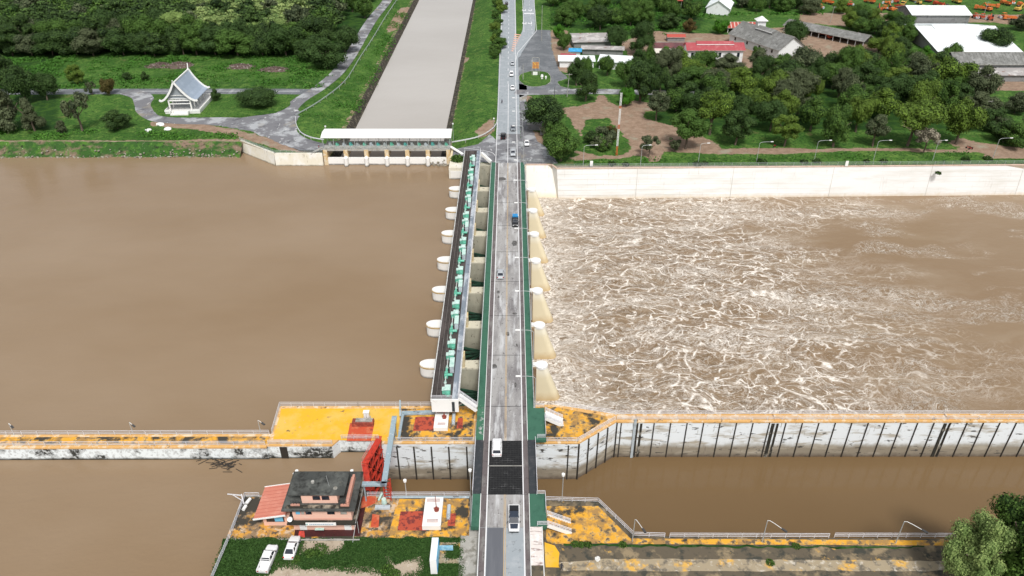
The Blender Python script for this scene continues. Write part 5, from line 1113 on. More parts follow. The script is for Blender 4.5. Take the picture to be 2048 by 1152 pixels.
# motorcycles
def moto(label,loc,rz,rider=True,n='motorcycle'):
    t=thing(n,label,'motorcycle',(0,0,0)); 
    for y in(-.62,.62): MB().tube([(-.06,y,.31),(.06,y,.31)],.3,12).build('wheel',m_tyre,t)
    b=MB(); b.beam((0,-.5,.5),(0,.4,.6),.22,.26); b.beam((0,.6,.35),(0,.4,1.0),.09); b.build('frame',m_paint['red'],t)
    MB().box(-.14,.14,-.75,.05,.66,.8).build('seat',m_trim,t); MB().beam((-.33,.38,1.02),(.33,.38,1.02),.05).build('handlebar',m_trim,t)
    t.location=loc; t.rotation_euler=(0,0,rz); return t
def person(label,loc,rz,pose='stand',top=(.05,.05,.06),legs=(.03,.03,.05)):
    t=thing('person',label,'person',(0,0,0))
    J={'stand':dict(p=(0,0,.92),c=(0,.02,1.32),n=(0,.02,1.48),h=(0,.04,1.64),ls=(-.19,.02,1.4),rs=(.19,.02,1.4),le=(-.27,.0,1.12),re=(.27,.03,1.12),lh=(-.26,.12,.88),rh=(.25,.14,.9),lk=(-.1,.04,.5),rk=(.11,.07,.5),lf=(-.11,-.02,.08),rf=(.13,.03,.08),lt=(-.12,.14,.04),rt=(.15,.19,.04)),
       'ride':dict(p=(0,-.25,.85),c=(0,-.12,1.2),n=(0,-.08,1.38),h=(0,-.03,1.54),ls=(-.19,-.1,1.3),rs=(.19,-.1,1.3),le=(-.3,.08,1.1),re=(.3,.08,1.1),lh=(-.28,.34,1.03),rh=(.28,.34,1.03),lk=(-.2,.18,.72),rk=(.2,.18,.72),lf=(-.18,.02,.3),rf=(.18,.02,.3),lt=(-.18,.16,.26),rt=(.18,.16,.26))}[pose]
    ks=list(J); E=[('p','c'),('c','n'),('n','h'),('c','ls'),('c','rs'),('ls','le'),('rs','re'),('le','lh'),('re','rh'),('p','lk'),('p','rk'),('lk','lf'),('rk','rf'),('lf','lt'),('rf','rt')]
    rad=dict(p=.15,c=.15,n=.06,h=.1,ls=.075,rs=.075,le=.05,re=.05,lh=.035,rh=.035,lk=.075,rk=.075,lf=.05,rf=.05,lt=.04,rt=.04)
    me=bpy.data.meshes.new('body'); me.from_pydata([J[k] for k in ks],[(ks.index(a),ks.index(b_)) for a,b_ in E],[]); o=bpy.data.objects.new('body',me); COL.objects.link(o); o.parent=t
    md=o.modifiers.new('s','SKIN'); sv=me.skin_vertices[0].data
    for i,k in enumerate(ks): sv[i].radius=(rad[k],rad[k]*.85); sv[i].use_root=(k=='p')
    s2=o.modifiers.new('ss','SUBSURF'); s2.levels=1; s2.render_levels=1
    me.materials.append(mat('clothes',top,[((.25,.14,.09),'z',1.0,1.0)] if False else [],.9))
    h=J['h']; MB().loft([[(h[0]+.12*math.cos(a)*s_,h[1]-.01+.13*math.sin(a)*s_,h[2]+z) for a in [k*math.pi/4 for k in range(8)]] for z,s_ in((.0,1.05),(.08,.95),(.14,.45))]).build('hair',m_trim,t)
    t.location=loc; t.rotation_euler=(0,0,rz); return t
x,y,z=at(1004,206,GL+.06); moto('motorcycle riding up the left lane beyond the bridge',(x,y,z),0); person('person in dark clothes riding a motorcycle on the far road',(x,y,z),0,'ride',(.06,.05,.08))
x,y,z=at(1123,1141,PZ); person('person in dark clothes standing on the worn slab at the bottom edge',(x,y,z+.02),R(160),'stand')
for k,(px,py,lb) in enumerate(((1936,297,'dark motorcycle parked on the brown earth at the right end of the park'),(1941,299,'second motorcycle standing beside another on the brown park earth'),(1549,294,'dark motorcycle parked on the grass behind the street lamp'),(685,168,'motorcycle on the left canal road beside the forest'),(638,296,'motorcycle parked left of the canal gatehouse'))):
    x,y,z=at(px,py,GL+.03); moto(lb,(x,y,z),R(70+30*k))
# small objects at the building and platforms
x,y=G(604,1070,PZ); t=thing('red_sign','small red board standing in front of the terrace','sign board',(x,y,PZ)); MB().loft([[(x-.55,y-.5,PZ+.03),(x+.6,y-.5,PZ+.03),(x+.6,y-.42,PZ+.03),(x-.55,y-.42,PZ+.03)],[(x-.4,y+.15,PZ+.75),(x+.45,y+.15,PZ+.75),(x+.45,y+.22,PZ+.75),(x-.4,y+.22,PZ+.75)]]).build('board',m_gate,t); MB().beam((x,y+.5,PZ+.02),(x,y+.2,PZ+.7),.08).build('stand',m_pole,t)
x,y=G(642,1060,PZ); t=thing('garden_bench','small mint and white bench by the building wall','bench',(x,y,PZ))
MB().box(x-.9,x+.6,y-.4,y+.3,PZ+.4,PZ+.5).build('seat',m_mintlid,t); MB().box(x-.9,x+.6,y+.3,y+.38,PZ+.5,PZ+1.0).build('backrest',m_teal,t)
for dx in(-.8,.5): MB().box(x+dx-.05,x+dx+.05,y-.35,y+.25,PZ+.02,PZ+.4).build('leg',m_trim,t)
x,y=G(769,1003,PZ); t=thing('pump_unit','small teal pump with red wheel at the head of the near lock gate','pump',(x,y,PZ)); MB().box(x-1.4,x+1.2,y-1.9,y-1.1,PZ+.03,PZ+.4).build('plinth',m_cab,t); b=MB(); b.cyl((x,y-.3),.5,PZ+.02,PZ+1.0,12,.4); b.tube([(x-1,y,PZ+.3),(x-.4,y+.8,PZ+1.3)],.2,8); b.build('pump_body',m_mintlid,t); MB().tube([(x-1.3,y-.2,PZ+.6),(x-1.2,y-.2,PZ+.6)],.4,12).build('hand_wheel',m_redp,t)
x,y=G(488,1008,PZ); t=thing('boom_crane','white jib post leaning out over the water at the platform corner','jib',(x,y,PZ)); b=MB(); b.beam((x,y,PZ),(x-.3,y+.6,PZ+1.8),.2); b.beam((x-.2,y+.5,PZ+1.6),(x-2.9,y+.9,PZ+1.5),.13); b.beam((x-2.2,y+.9,PZ+1.5),(x-.1,y+.2,PZ+.5),.1); b.build('jib_arm',m_rail,t); b=MB(); b.tube([(x+.5,y-.2,PZ+.35),(x+.9,y+.9,PZ+.35)],.3,10); b.tube([(x+.4,y-1.6,PZ+.35),(x+.6,y-.7,PZ+.35)],.3,10); b.build('float_barrel',m_lampw,t)
x,y=G(1195,1119,PZ); tuft('white_bundle','small white bundle lying on the dark slab of the near quay','bag',(x,y,PZ),.42,90,m_lampw,3,None,.2)
x,y=G(716,833,PZ)
for k,(px,py,lb) in enumerate(((297,262,'white boulder on the riverside lawn, leftmost of the three'),(321,250,'white boulder on the riverside lawn, farthest of the three'),(336,259,'white boulder on the riverside lawn, rightmost of the three'))):
    x,y=G(px,py,GL); bm=bmesh.new(); bmesh.ops.create_icosphere(bm,subdivisions=2,radius=1.4)
    for v in bm.verts: v.co*=(1+.5*mnoise.noise(v.co*1.3+Vector((k*7,0,0)))); v.co.z*=.5
    me_=bpy.data.meshes.new('boulder'); bm.to_mesh(me_); bm.free(); me_.materials.append(m_lampw); o=bpy.data.objects.new('boulder',me_); COL.objects.link(o); o.location=(x,y,GL+.2); tag(o,lb,'boulder')
# ---------------------------------------------------------------- pavilion
c0=Vector((-132.3,299.5,GL)); m_proof=mat('roof_sheet_blue_grey',(.3,.36,.44),[((.36,.42,.5),.4,.5,.7)],.45)
pv=thing('pavilion','open white Thai-style pavilion with steep blue-grey roof and upswept gable','pavilion',tuple(c0),R(3))
mp_=Matrix.Translation(c0)@Matrix.Rotation(R(3),4,'Z')
def P3(x,y,z): return mp_@Vector((x,y,z))
def pbox(b,x0,x1,y0,y1,z0,z1): return b.add([P3(x,y,z) for z in(z0,z1) for x,y in((x0,y0),(x1,y0),(x1,y1),(x0,y1))],[(0,3,2,1),(4,5,6,7),(0,1,5,4),(1,2,6,5),(2,3,7,6),(3,0,4,7)])
m_pvw=mat('pavilion_white',(.74,.73,.7),[((.35,.3,.24),1.0,.62,.72,(1,1,1),7)],.8)
b=MB(); pbox(b,-6,7.6,-9,12,.05,.9); pbox(b,-3.5,3.5,-11,-9.01,.05,.6); b.build('floor_slab',m_pvw,pv)
b=MB()
for x0,x1,y0,y1 in((-6.1,-5.8,-9,10),(7.4,7.7,-9,12),(-6.1,-3.5,-9.15,-8.85),(3.5,7.7,-9.15,-8.85),(-6.1,7.7,11.85,12.15),(-3.7,-3.4,-11,-9.16),(3.4,3.7,-11,-9.16)): pbox(b,x0,x1,y0,y1,.91,1.7)
b.build('balustrade',m_white,pv)
for sx in(-1,1):
    for y in(-7.6,-3.8,0,3.8,7.6):
        b=MB(); pbox(b,sx*4.2-.25,sx*4.2+.25,y-.25,y+.25,.91,5.4); b.build('column',m_pvw,pv)
b=MB(); pbox(b,-4.5,4.5,-7.9,-7.4,4.9,5.4); pbox(b,-4.5,-4.0,-7.39,7.9,5,5.4); pbox(b,4.0,4.5,-7.39,7.9,5,5.4); pbox(b,-4.0,4.0,-7.7,-7.5,3.6,3.9); b.build('tie_beam',m_white,pv)
prof=[(0,12.6),(1.0,10.9),(2.2,9.0),(3.7,7.1),(5.2,5.7),(6.6,5.0)]
def roofshell(name,y0,y1,sc_,dz,m,th=.18,sw=0):
    for s in(-1,1):
        b=MB(); v=[];n=len(prof)
        for y,u in((y0,sw),(y1,sw)):
            for k,(x,z) in enumerate(prof): v.append(P3(s*x*sc_,y-(u if y==y0 else -u)*(1-k/n)*1.0,5+(z-5)*sc_+dz))
        v+=[q+Vector((0,0,-th)) for q in v]
        f=[(k,k+1,n+k+1,n+k) for k in range(n-1)]+[(2*n+k,3*n+k,3*n+k+1,2*n+k+1) for k in range(n-1)]
        b.add(v,f); b.build(name,m,pv)
roofshell('roof',-8.2,8.2,1,0,m_proof,.2,.8); roofshell('lower_roof',5.0,10.2,.86,-.75,m_proof,.2)
for s in(-1,1):
    for yy,sgn in((-8.35,-1),(8.35,1)):
        b=MB(); q=[P3(s*x*1.01,yy+sgn*.8*(1-k/6),z+.12) for k,(x,z) in enumerate(prof)]+[P3(s*7.4,yy,5.5)]
        q[0]=P3(0,yy+sgn*.9,12.8)
        for a,c in zip(q,q[1:]): b.beam(a,c,.5,.7)
        b.build('barge_board',m_white,pv)
b=MB(); b.beam(P3(0,-9.3,12.6),P3(0,9.2,12.6),.5,.45); b.beam(P3(0,9.2,12.6),P3(0,10.0,15.0),.3); b.beam(P3(0,-9.3,12.6),P3(0,-9.9,13.7),.3); b.build('ridge_finial',m_white,pv)
b=MB(); v=[P3(0,-7.8,12.0),P3(-4.9,-7.6,5.9),P3(4.9,-7.6,5.9)]; b.add(v,[(0,1,2)]); v=[P3(0,-7.7,12.0),P3(-4.9,-7.5,5.9),P3(4.9,-7.5,5.9)]; b.add(v,[(0,2,1)]); b.build('gable_panel',mat('gable_grey',(.28,.31,.33),[],.7),pv)
b=MB(); 
for z in(7.2,5.9): b.beam(P3(-3.9 if z<7 else -3,-7.9,z),P3(3.9 if z<7 else 3,-7.9,z),.2)
b.build('gable_rail',m_white,pv)
# ---------------------------------------------------------------- houses and sheds
m_rred=mat('roof_maroon_red',(.36,.07,.08),[((.42,.14,.14),.5,.5,.7)],.6); m_rdark=mat('roof_dark_maroon',(.11,.05,.055),[((.17,.07,.07),.25,.45,.6),((.3,.1,.08),.6,.66,.7)],.7)
m_rgrey=mat('roof_grey_tile',(.17,.17,.16),[((.26,.26,.25),.4,.45,.65,(1,1,1),8),((.09,.09,.085),1.1,.55,.68)],.85); m_rwhite=mat('roof_white_metal',(.82,.86,.86),[((.68,.74,.76),.12,.55,.7)],.4)
m_rrust=mat('roof_rusty',(.4,.08,.06),[((.65,.5,.42),'z',99,100,(1,))],.7); m_rtin=mat('roof_old_tin',(.33,.31,.3),[((.5,.48,.46),.25,.5,.6,(1,1,1),7),((.2,.1,.07),.35,.58,.66)],.7)
m_wwhite=mat('house_wall_white',(.72,.74,.74),[((.5,.5,.48),.4,.6,.75)],.8); m_wgrey=mat('shed_wall_grey',(.22,.22,.22),[((.12,.12,.12),.5,.5,.7)],.9)
def house(name,label,cx,cy,w,d,wh,rh,rz,mw,mr_,kind='gable',ov_=.8,win=0,posts=False,cat='building',z=GL,clere=None):
    t=thing(name,label,cat,(cx,cy,z),rz); M_=Matrix.Translation((cx,cy,z))@Matrix.Rotation(rz,4,'Z')
    def bxx(b,x0,x1,y0,y1,z0,z1): return b.add([M_@Vector((x,y,zz)) for zz in(z0,z1) for x,y in((x0,y0),(x1,y0),(x1,y1),(x0,y1))],[(0,3,2,1),(4,5,6,7),(0,1,5,4),(1,2,6,5),(2,3,7,6),(3,0,4,7)])
    if not posts:
        b=MB(); bxx(b,-w/2,w/2,-d/2,d/2,0,wh)
        if kind=='gable': 
            for s in(-1,1): b.add([M_@Vector((s*(w/2-.02),-d/2,wh)),M_@Vector((s*(w/2-.02),d/2,wh)),M_@Vector((s*(w/2-.02),0,wh+rh*.96))],[(0,1,2) if s>0 else (0,2,1)])
        b.build('wall',mw,t)
    else:
        n=max(2,int(w/4))
        for i in range(n+1):
            for s in(-1,1): x=-w/2+w*i/n; b=MB(); bxx(b,x-.12,x+.12,s*d/2-.12,s*d/2+.12,0,wh); b.build('post',mw,t)
        b=MB(); bxx(b,-w/2,w/2,d/2-.25,d/2-.15,0,wh*.9); b.build('back_wall',m_wgrey,t)
    a=w/2+ov_; e=d/2+ov_; zr=wh-ov_*rh/(d/2)
    b=MB()
    if kind=='gable':
        prf=[(-e,zr),(0,wh+rh),(e,zr),(e,zr+.16),(0,wh+rh+.18),(-e,zr+.16)]
        b.loft([[M_@Vector((x,y,zz+.02)) for y,zz in prf] for x in(-a,a)])
    elif kind=='hip':
        rl=max(.3,a-e*.9)
        b.add([M_@Vector(q) for q in((-a,-e,zr),(a,-e,zr),(a,e,zr),(-a,e,zr),(-rl,0,wh+rh),(rl,0,wh+rh))],[(0,1,5,4),(1,2,5),(2,3,4,5),(3,0,4),(0,3,2,1)])
    else:
        prf=[(-e,wh+.02),(e,wh+rh),(e,wh+rh+.15),(-e,wh+.17)]; b.loft([[M_@Vector((x,y,zz)) for y,zz in prf] for x in(-a,a)])
    ro=b.build('roof',mr_,t)
    if kind=='gable':
        b=MB(); b.beam(M_@Vector((-a,0,wh+rh+.24)),M_@Vector((a,0,wh+rh+.24)),.35,.12)
        for s in(-1,1): b.beam(M_@Vector((-a,s*e,zr+.05)),M_@Vector((a,s*e,zr+.05)),.15,.22)
        b.build('ridge_cap',m_conc,ro)
        b=MB(); 
        for s in(-1,1):
            n=int(2*a/1.6)
            for i in range(n+1):
                x=-a+2*a*i/n; b.beam(M_@Vector((x,s*(e-.05),zr+.2)),M_@Vector((x,s*.2,wh+rh+.2)),.09,.05)
        b.build('roof_seam',mr_,ro)
    if clere:
        b=MB(); q=clere; b.loft([[M_@Vector((x,y,zz)) for y,zz in((-q[1],wh+rh-.3),(0,wh+rh+q[2]),(q[1],wh+rh-.3),(q[1],wh+rh-1.6),(-q[1],wh+rh-1.6))] for x in(-q[0],q[0])]); b.build('roof_monitor',mr_,ro)
        b=MB(); b.beam(M_@Vector((-q[0],-q[1],wh+rh-.42)),M_@Vector((q[0],-q[1],wh+rh-.42)),.2,.3); b.build('monitor_fascia',m_white,ro)
    for i in range(win):
        x=-w/2+w*(i+.5)/win; f=MB(); bxx(f,x-.75,x+.75,-d/2-.06,-d/2-.001,wh*.4,wh*.8); fo=f.build('window',m_white,t); p=MB(); bxx(p,x-.62,x+.62,-d/2-.08,-d/2-.062,wh*.43,wh*.77); p.build('pane',m_glass,fo)
    return t
def H2(px,py,z=GL): return G(px,py,z)
x,y=H2(1428,125); house('house','white two-storey house with maroon-red roof above the park trees',x,y+4,26.5,8.5,6.2,2.2,0,m_wwhite,m_rred,win=6,clere=(9,2,.8))
x,y=H2(1395,112); house('long_shed','long low shed with dark maroon roof behind the red-roofed house',x+1,y+9,44,9,2.6,1.6,0,m_wgrey,m_rdark,win=0)
x,y=H2(1341,122); house('carport','flat cream carport roof left of the red-roofed house',x,y+4,15,6,3.4,.5,R(-4),m_pole,mat('roof_cream',(.7,.66,.58),[((.55,.52,.45),.3,.5,.7)],.6),kind='flat',posts=True,ov_=.3)
x,y=H2(1545,112); house('hall','large white-walled hall with weathered grey tiled roof and raised ridge',x+0,y+14,36,16,4.6,5,R(-64),m_wwhite,m_rgrey,win=4,clere=(6,2.6,.9))
x,y=H2(1525,84); t=house('water_tower','square white tower with shallow pyramid cap behind the grey-roofed hall',x,y+8,4.2,4.2,10,1.4,0,m_wwhite,m_lampw,kind='hip',ov_=.9,cat='tower')
x,y=H2(1478,64); house('open_shed','open shed with faded red and rust striped roof and white posts',x,y+2,22,6.5,2.9,1.8,0,m_white,m_rrust,posts=True)
b=MB()
x0_,y0_=x,y
t_=bpy.data.objects['open_shed']
for i in range(12):
    xx=x-11+i*2; b.beam((xx,y-2,GL+2.75),(xx,y+1.9,GL+4.95),.5,.06)
b.build('roof_stripe',mat('faded_stripe',(.6,.45,.4),[],.7),[c for c in t_.children if c.name.startswith('roof')][0])
x,y=H2(1446,30); house('house','white house with plain bright white gable roof at the top edge',x,y+10,20,13,4,4,R(70),m_wwhite,m_rwhite,win=3)
x,y=H2(1174,92); house('shanty_roof','low workshop with patchwork grey and rust tin roof beside the junction',x+2,y+3,19,12,2.8,1.3,R(4),m_wgrey,m_rtin,kind='flat')
x,y=H2(1205,108); house('market_stall','low stall with pale tin roof between the grey workshop and the white sheds',x,y,20,4,2.7,.5,R(-6),m_wgrey,m_rtin,kind='flat',posts=False)
x,y=H2(1178,132); house('white_shed','white flat roofed shed nearest the junction, half hidden by dark trees',x-6,y+1,16,7,3,.5,R(-2),m_wwhite,m_rwhite,kind='flat')
x,y=H2(1232,135); house('white_shed','white shed with bright roof and pale wall right of the shed by the junction',x,y+1,15,9,3.4,.6,R(-12),m_wwhite,m_rwhite,kind='flat',win=2)
x,y=H2(1136,122); house('kiosk','small kiosk with red and white awning at the corner of the stalls',x,y,6,3,2.4,.5,R(-8),m_wwhite,m_rred,kind='flat')
x,y=H2(1150,112); house('kiosk','small kiosk with blue awning behind the red awning',x,y,5,3,2.6,.5,R(-8),m_wwhite,m_blue,kind='flat')
x,y=H2(1662,84); house('long_shed','long diagonal grey-roofed open shed with dark interior in the machinery yard',x+1,y+10,46,9,3.2,2,R(-50),m_white,m_rgrey,posts=True)
house('warehouse','huge warehouse with gleaming white metal roof at the right',231,403,40,58,2.6,5.4,R(-1),m_wgrey,m_rwhite,clere=(12,5,.7))
house('warehouse','second white-roofed warehouse just beyond the huge one',241,446,32,20,6.5,2.8,R(-1),m_wgrey,m_rwhite)
x,y=H2(1990,165); house('long_shed','long grey-roofed shed with brown lower roof at the right edge',x+16,y+14,62,12,6.2,3.2,R(0),m_wgrey,m_rgrey,win=0)
house('lean_to','brown-grey lean-to roof along the front of the long shed at the right edge',x+16,y+4,60,5.4,2.9,1.4,0,m_wgrey,m_rtin,kind='flat')
x,y=H2(1097,268); house('road_stall','small grey roadside stall under the big dark tree',x-1.5,y,3.2,2.4,2.1,.3,0,m_wgrey,m_rtin,kind='flat',ov_=.3); x,y=H2(1072,258); house('road_stall','low dark roadside stall nearest the road by the big tree',x-.5,y,5,2.6,2.1,.4,R(-10),m_wgrey,m_rtin,kind='flat',ov_=.3)
x,y=H2(1310,95); house('small_shed','small shed with red-brown roof and dark wall behind the long maroon shed',x+13,y+14,9,4,2.3,1,0,m_wgrey,m_rrust,kind='gable',ov_=.4)
x,y=H2(1350,17); house('tower_frame','rusty roofed stilt hut among the trees at the top',x,y,6,5,5,1,0,m_conc,m_rrust,kind='flat',posts=True)
# machinery in the yard
m_mo=mat('machine_orange',(.6,.17,.04),[((.35,.1,.04),1,.5,.7),((.6,.4,.25),.8,.62,.7)],.6); m_my=mat('machine_yellow',(.65,.42,.1),[((.4,.25,.08),1,.5,.7)],.6); m_mr2=mat('machine_red',(.45,.07,.03),[],.6)
def mach(kind,m):
    t=thing({0:'excavator',1:'road_roller',2:'dump_truck'}[kind],'x',{0:'excavator',1:'road roller',2:'truck'}[kind],(0,0,0))
    if kind==0:
        b=MB(); b.box(-1.5,-.9,-2,2,0,.9); b.box(.9,1.5,-2,2,0,.9); b.build('track',m_trim,t); b=MB(); b.box(-1.4,1.4,-2,1.2,1,2.2); b.build('body',m,t); MB().box(-1.3,-.3,-.2,1.3,2.21,3.1).build('cab',m_glass,t); b=MB(); b.beam((.3,1,1.8),(.3,3.6,4.2),.4); b.beam((.3,3.6,4.2),(.3,5.4,2),.35); b.box(-.2,.8,5.0,5.8,1.2,2.1); b.build('boom',m,t)
    elif kind==1:
        b=MB(); b.box(-.9,.9,-2.2,.8,.8,1.8); b.build('body',m,t); b=MB(); b.tube([(-1,1.8,.75),(1,1.8,.75)],.75,14); b.build('roller',m_cab,t); b=MB(); 
        for x in(-1,1): b.tube([(x*.8,-1.5,.7),(x*1.1,-1.5,.7)],.7,12)
        b.build('wheel',m_tyre,t); b=MB(); b.box(-.9,.9,-1.4,.6,2.9,3.0); 
        for x in(-.8,.8):
            for y in(-1.3,.5): b.box(x-.05,x+.05,y-.05,y+.05,1.81,2.9)
        b.build('canopy',m,t); MB().beam((0,.8,1.2),(0,2.6,1.3),.5).build('yoke',m,t)
    else:
        b=MB(); b.box(-1.2,1.2,1.6,3.4,.8,2.6); b.build('cab',m,t); MB().box(-1.1,1.1,3.41,3.46,1.7,2.4).build('windscreen',m_glass,t); b=MB(); b.box(-1.25,1.25,-3.6,1.4,1.2,1.35); b.box(-1.25,-1.15,-3.6,1.4,1.36,2.2); b.box(1.15,1.25,-3.6,1.4,1.36,2.2); b.box(-1.14,1.14,1.3,1.4,1.36,2.3); b.build('tipper',m,t); b=MB()
        for x in(-1,1):
            for y in(-2.6,-1.4,2.5): b.tube([(x*.8,y,.5),(x*1.15,y,.5)],.5,12)
        b.build('wheel',m_tyre,t)
    return t
protos={(k,c):mach(k,m) for k in(0,1,2) for c,m in(('orange',m_mo),('yellow',m_my),('red',m_mr2))}
spots=[(1622,12),(1640,18),(1655,8),(1738,6),(1757,24),(1768,20),(1782,22),(1792,27),(1800,18),(1812,24),(1822,29),(1806,10),(1826,3),(1836,8),(1855,4),(1876,12),(1882,26),(1890,18),(1862,22),(1905,22),(1912,6),(1960,20),(1975,22),(1985,16),(1950,37),(1965,38),(1980,40),(2005,36),(2018,40),(2010,10),(2025,8),(2035,22),(2045,14),(2040,40),(2000,3),(1700,12),(1790,6),(1845,20),(1772,8),(1795,65),(1796,96),(1655,76),(1650,72)]
used=set(); kn={0:'excavator',1:'road roller',2:'dump truck'}; rr=random.Random(11)
for i,(px,py) in enumerate(spots):
    k=rr.choice([0,1,2,2]); c=rr.choice(['orange','orange','yellow','red']); 
    if py>60: k,c=2,'red'
    src=protos[(k,c)]; o=src if (k,c) not in used else copy_tree(src); used.add((k,c)); x,y=G(px,py,GL); o.location=(x,y,GL); o.rotation_euler=(0,0,rr.uniform(0,6.28))
    o['label']=f'{c} {kn[k]} parked in the machinery yard at the top right'; o['group']=f'{c} {kn[k]}s in the machinery yard'
for key,o in protos.items():
    if key not in used:
        for ch in list(o.children): bpy.data.objects.remove(ch)
        bpy.data.objects.remove(o)
# ---------------------------------------------------------------- trees
def crown_mesh(name,seed,nl,leaves,wz=.75,lobe=(.28,.42),size=.055,up=.0,shape='round',hollow=.0):
    rr=random.Random(seed); L=[]
    for i in range(nl):
        while True:
            p=Vector((rr.uniform(-1,1),rr.uniform(-1,1),rr.uniform(-1,1)))
            if p.length<1: break
        if shape=='cone': 
            zz=rr.uniform(-1,1); rad=(1-(zz+1)/2*.8); a=rr.uniform(0,6.283); q=rr.uniform(.3,1)*rad*.75; p=Vector((q*math.cos(a),q*math.sin(a),zz*.85)); r=rr.uniform(.2,.32)*(.5+rad*.6)
        else:
            p*=.72; r=rr.uniform(*lobe)
        if shape=='umbrella': p.z=abs(p.z)*.7+.1
        L.append((Vector((p.x,p.y,p.z*wz)),r))
    vs=[];fs=[];tn=[]
    per=[l[1]**2 for l in L]; tot=sum(per)
    for li,(c,r) in enumerate(L):
        n=int(leaves*per[li]/tot); lt=rr.uniform(-.18,.22)
        for k in range(n):
            d=Vector((rr.gauss(0,1),rr.gauss(0,1),rr.gauss(0,1))).normalized()
            rrr=r*(1+.3*mnoise.noise(d*2.2+c*5))*rr.uniform(.8,1.22)
            p=c+Vector((d.x,d.y,d.z*.85))*rrr
            if any((p-c2).length<r2*.7 for j,(c2,r2) in enumerate(L) if j!=li): continue
            if p.z<-.62*wz and rr.random()<.6: continue
            nrm=(d+Vector((rr.uniform(-.7,.7),rr.uniform(-.7,.7),rr.uniform(-.3,.8)))).normalized()
            a=nrm.orthogonal().normalized(); a=Matrix.Rotation(rr.uniform(0,6.28),3,nrm)@a; b_=nrm.cross(a); s=size*rr.uniform(.6,1.35)
            q=len(vs); vs+=[p-a*s,p+b_*s*.6,p+a*s,p-b_*s*.6]; fs.append((q,q+1,q+2,q+3))
            v=min(1,max(0,.22+lt+.55*rr.random()**2+.5*mnoise.noise(p*3.5))); tn+=[v]*4
    bm=bmesh.new()
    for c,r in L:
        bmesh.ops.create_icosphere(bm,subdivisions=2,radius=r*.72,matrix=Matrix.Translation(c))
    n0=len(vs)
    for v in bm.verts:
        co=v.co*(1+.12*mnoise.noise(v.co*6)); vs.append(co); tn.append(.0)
    bm.verts.index_update()
    for f in bm.faces: fs.append(tuple(n0+v.index for v in f.verts))
    bm.free(); zmin=min(v[2] for v in vs); 
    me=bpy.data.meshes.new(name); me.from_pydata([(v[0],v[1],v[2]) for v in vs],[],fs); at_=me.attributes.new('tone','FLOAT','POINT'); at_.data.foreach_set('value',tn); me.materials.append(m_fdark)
    return me
CR=[crown_mesh('crown',s,n,lv,wz,lo,sz,shape=sh) for s,n,lv,wz,lo,sz,sh in ((1,26,9500,.8,(.2,.4),.042,'round'),(2,34,9500,.85,(.16,.32),.04,'round'),(3,22,9500,.75,(.24,.42),.042,'round'),(4,40,9500,.95,(.13,.27),.038,'round'),(5,32,9500,1.05,(.16,.34),.04,'round'),(6,30,8500,.9,(.14,.3),.04,'umbrella'))]
CC=crown_mesh('crown',9,30,6500,1.0,size=.045,shape='cone'); CSP=[crown_mesh('crown',20+k,14,2600,.9,(.14,.24),.05) for k in range(2)]
CB=crown_mesh('crown',31,22,14000,.62,(.34,.44),.032); CBIG=[crown_mesh('crown',40,34,26000,.9,(.2,.33),.026),crown_mesh('crown',41,40,26000,1.0,(.16,.28),.026)]
def trunk_mesh(seed,forks=5,sparse=False):
    rr=random.Random(seed); b=MB(); b.tube([(0,0,-.02),(.02,.01,.22),(.0,.03,.45)],.032,8,.02)
    for i in range(forks):
        a=6.283*i/forks+rr.uniform(-.4,.4); r=rr.uniform(.16,.3); z0=rr.uniform(.25,.42)
        b.tube([(.01,.02,z0),(r*.4*math.cos(a),r*.4*math.sin(a),z0+.14),(r*math.cos(a),r*math.sin(a),rr.uniform(.6,.8))],.017,6,.006)
        if sparse: b.tube([(r*.4*math.cos(a),r*.4*math.sin(a),z0+.14),(r*1.2*math.cos(a+.6),r*1.2*math.sin(a+.6),.75)],.01,5,.004)
    me=bpy.data.meshes.new('trunk'); me.from_pydata(b.v,[],b.f); me.materials.append(m_tree_tr); return me
TR=[trunk_mesh(k) for k in range(4)]
rt=random.Random(99)
def tree(loc,h,w,m,label,group=None,mesh=None,clear=.25,name='tree',rz=None,trunk=True,cat='tree'):
    "h total height, w crown width, clear: fraction of bare trunk"
    t=thing(name,label,cat,loc,rt.uniform(0,6.28) if rz is None else rz,group)
    me=mesh or rt.choice(CR); c=bpy.data.objects.new('crown',me); COL.objects.link(c); c.parent=t
    ch=h*(1-clear); zs=[v.co.z for v in (me.vertices[0],)]
    z0,z1=ZR[me.name]
    sz=ch/(z1-z0); c.scale=(w/2/.98,w/2/.98*rt.uniform(.88,1.1),sz); c.location=(0,0,h*clear-z0*sz)
    c.material_slots[0].link='OBJECT'; c.material_slots[0].material=m
    if trunk:
        k=bpy.data.objects.new('trunk',rt.choice(TR)); COL.objects.link(k); k.parent=t; k.scale=(h*.95,h*.95,h*.95)
    return t
CLO=[crown_mesh('crown',60+k,20,1900,.85,(.2,.38),.075) for k in range(3)]
ZR={}
for me_ in CLO+CR+[CC,CB]+CSP+CBIG:
    z_=[v.co.z for v in me_.vertices]; ZR[me_.name]=(min(z_),max(z_))
def tpx(px,py,h,w,m,label,**k):
    x,y=G(px,py,GL); return tree((x,y,GL),h,w,m,label,**k)
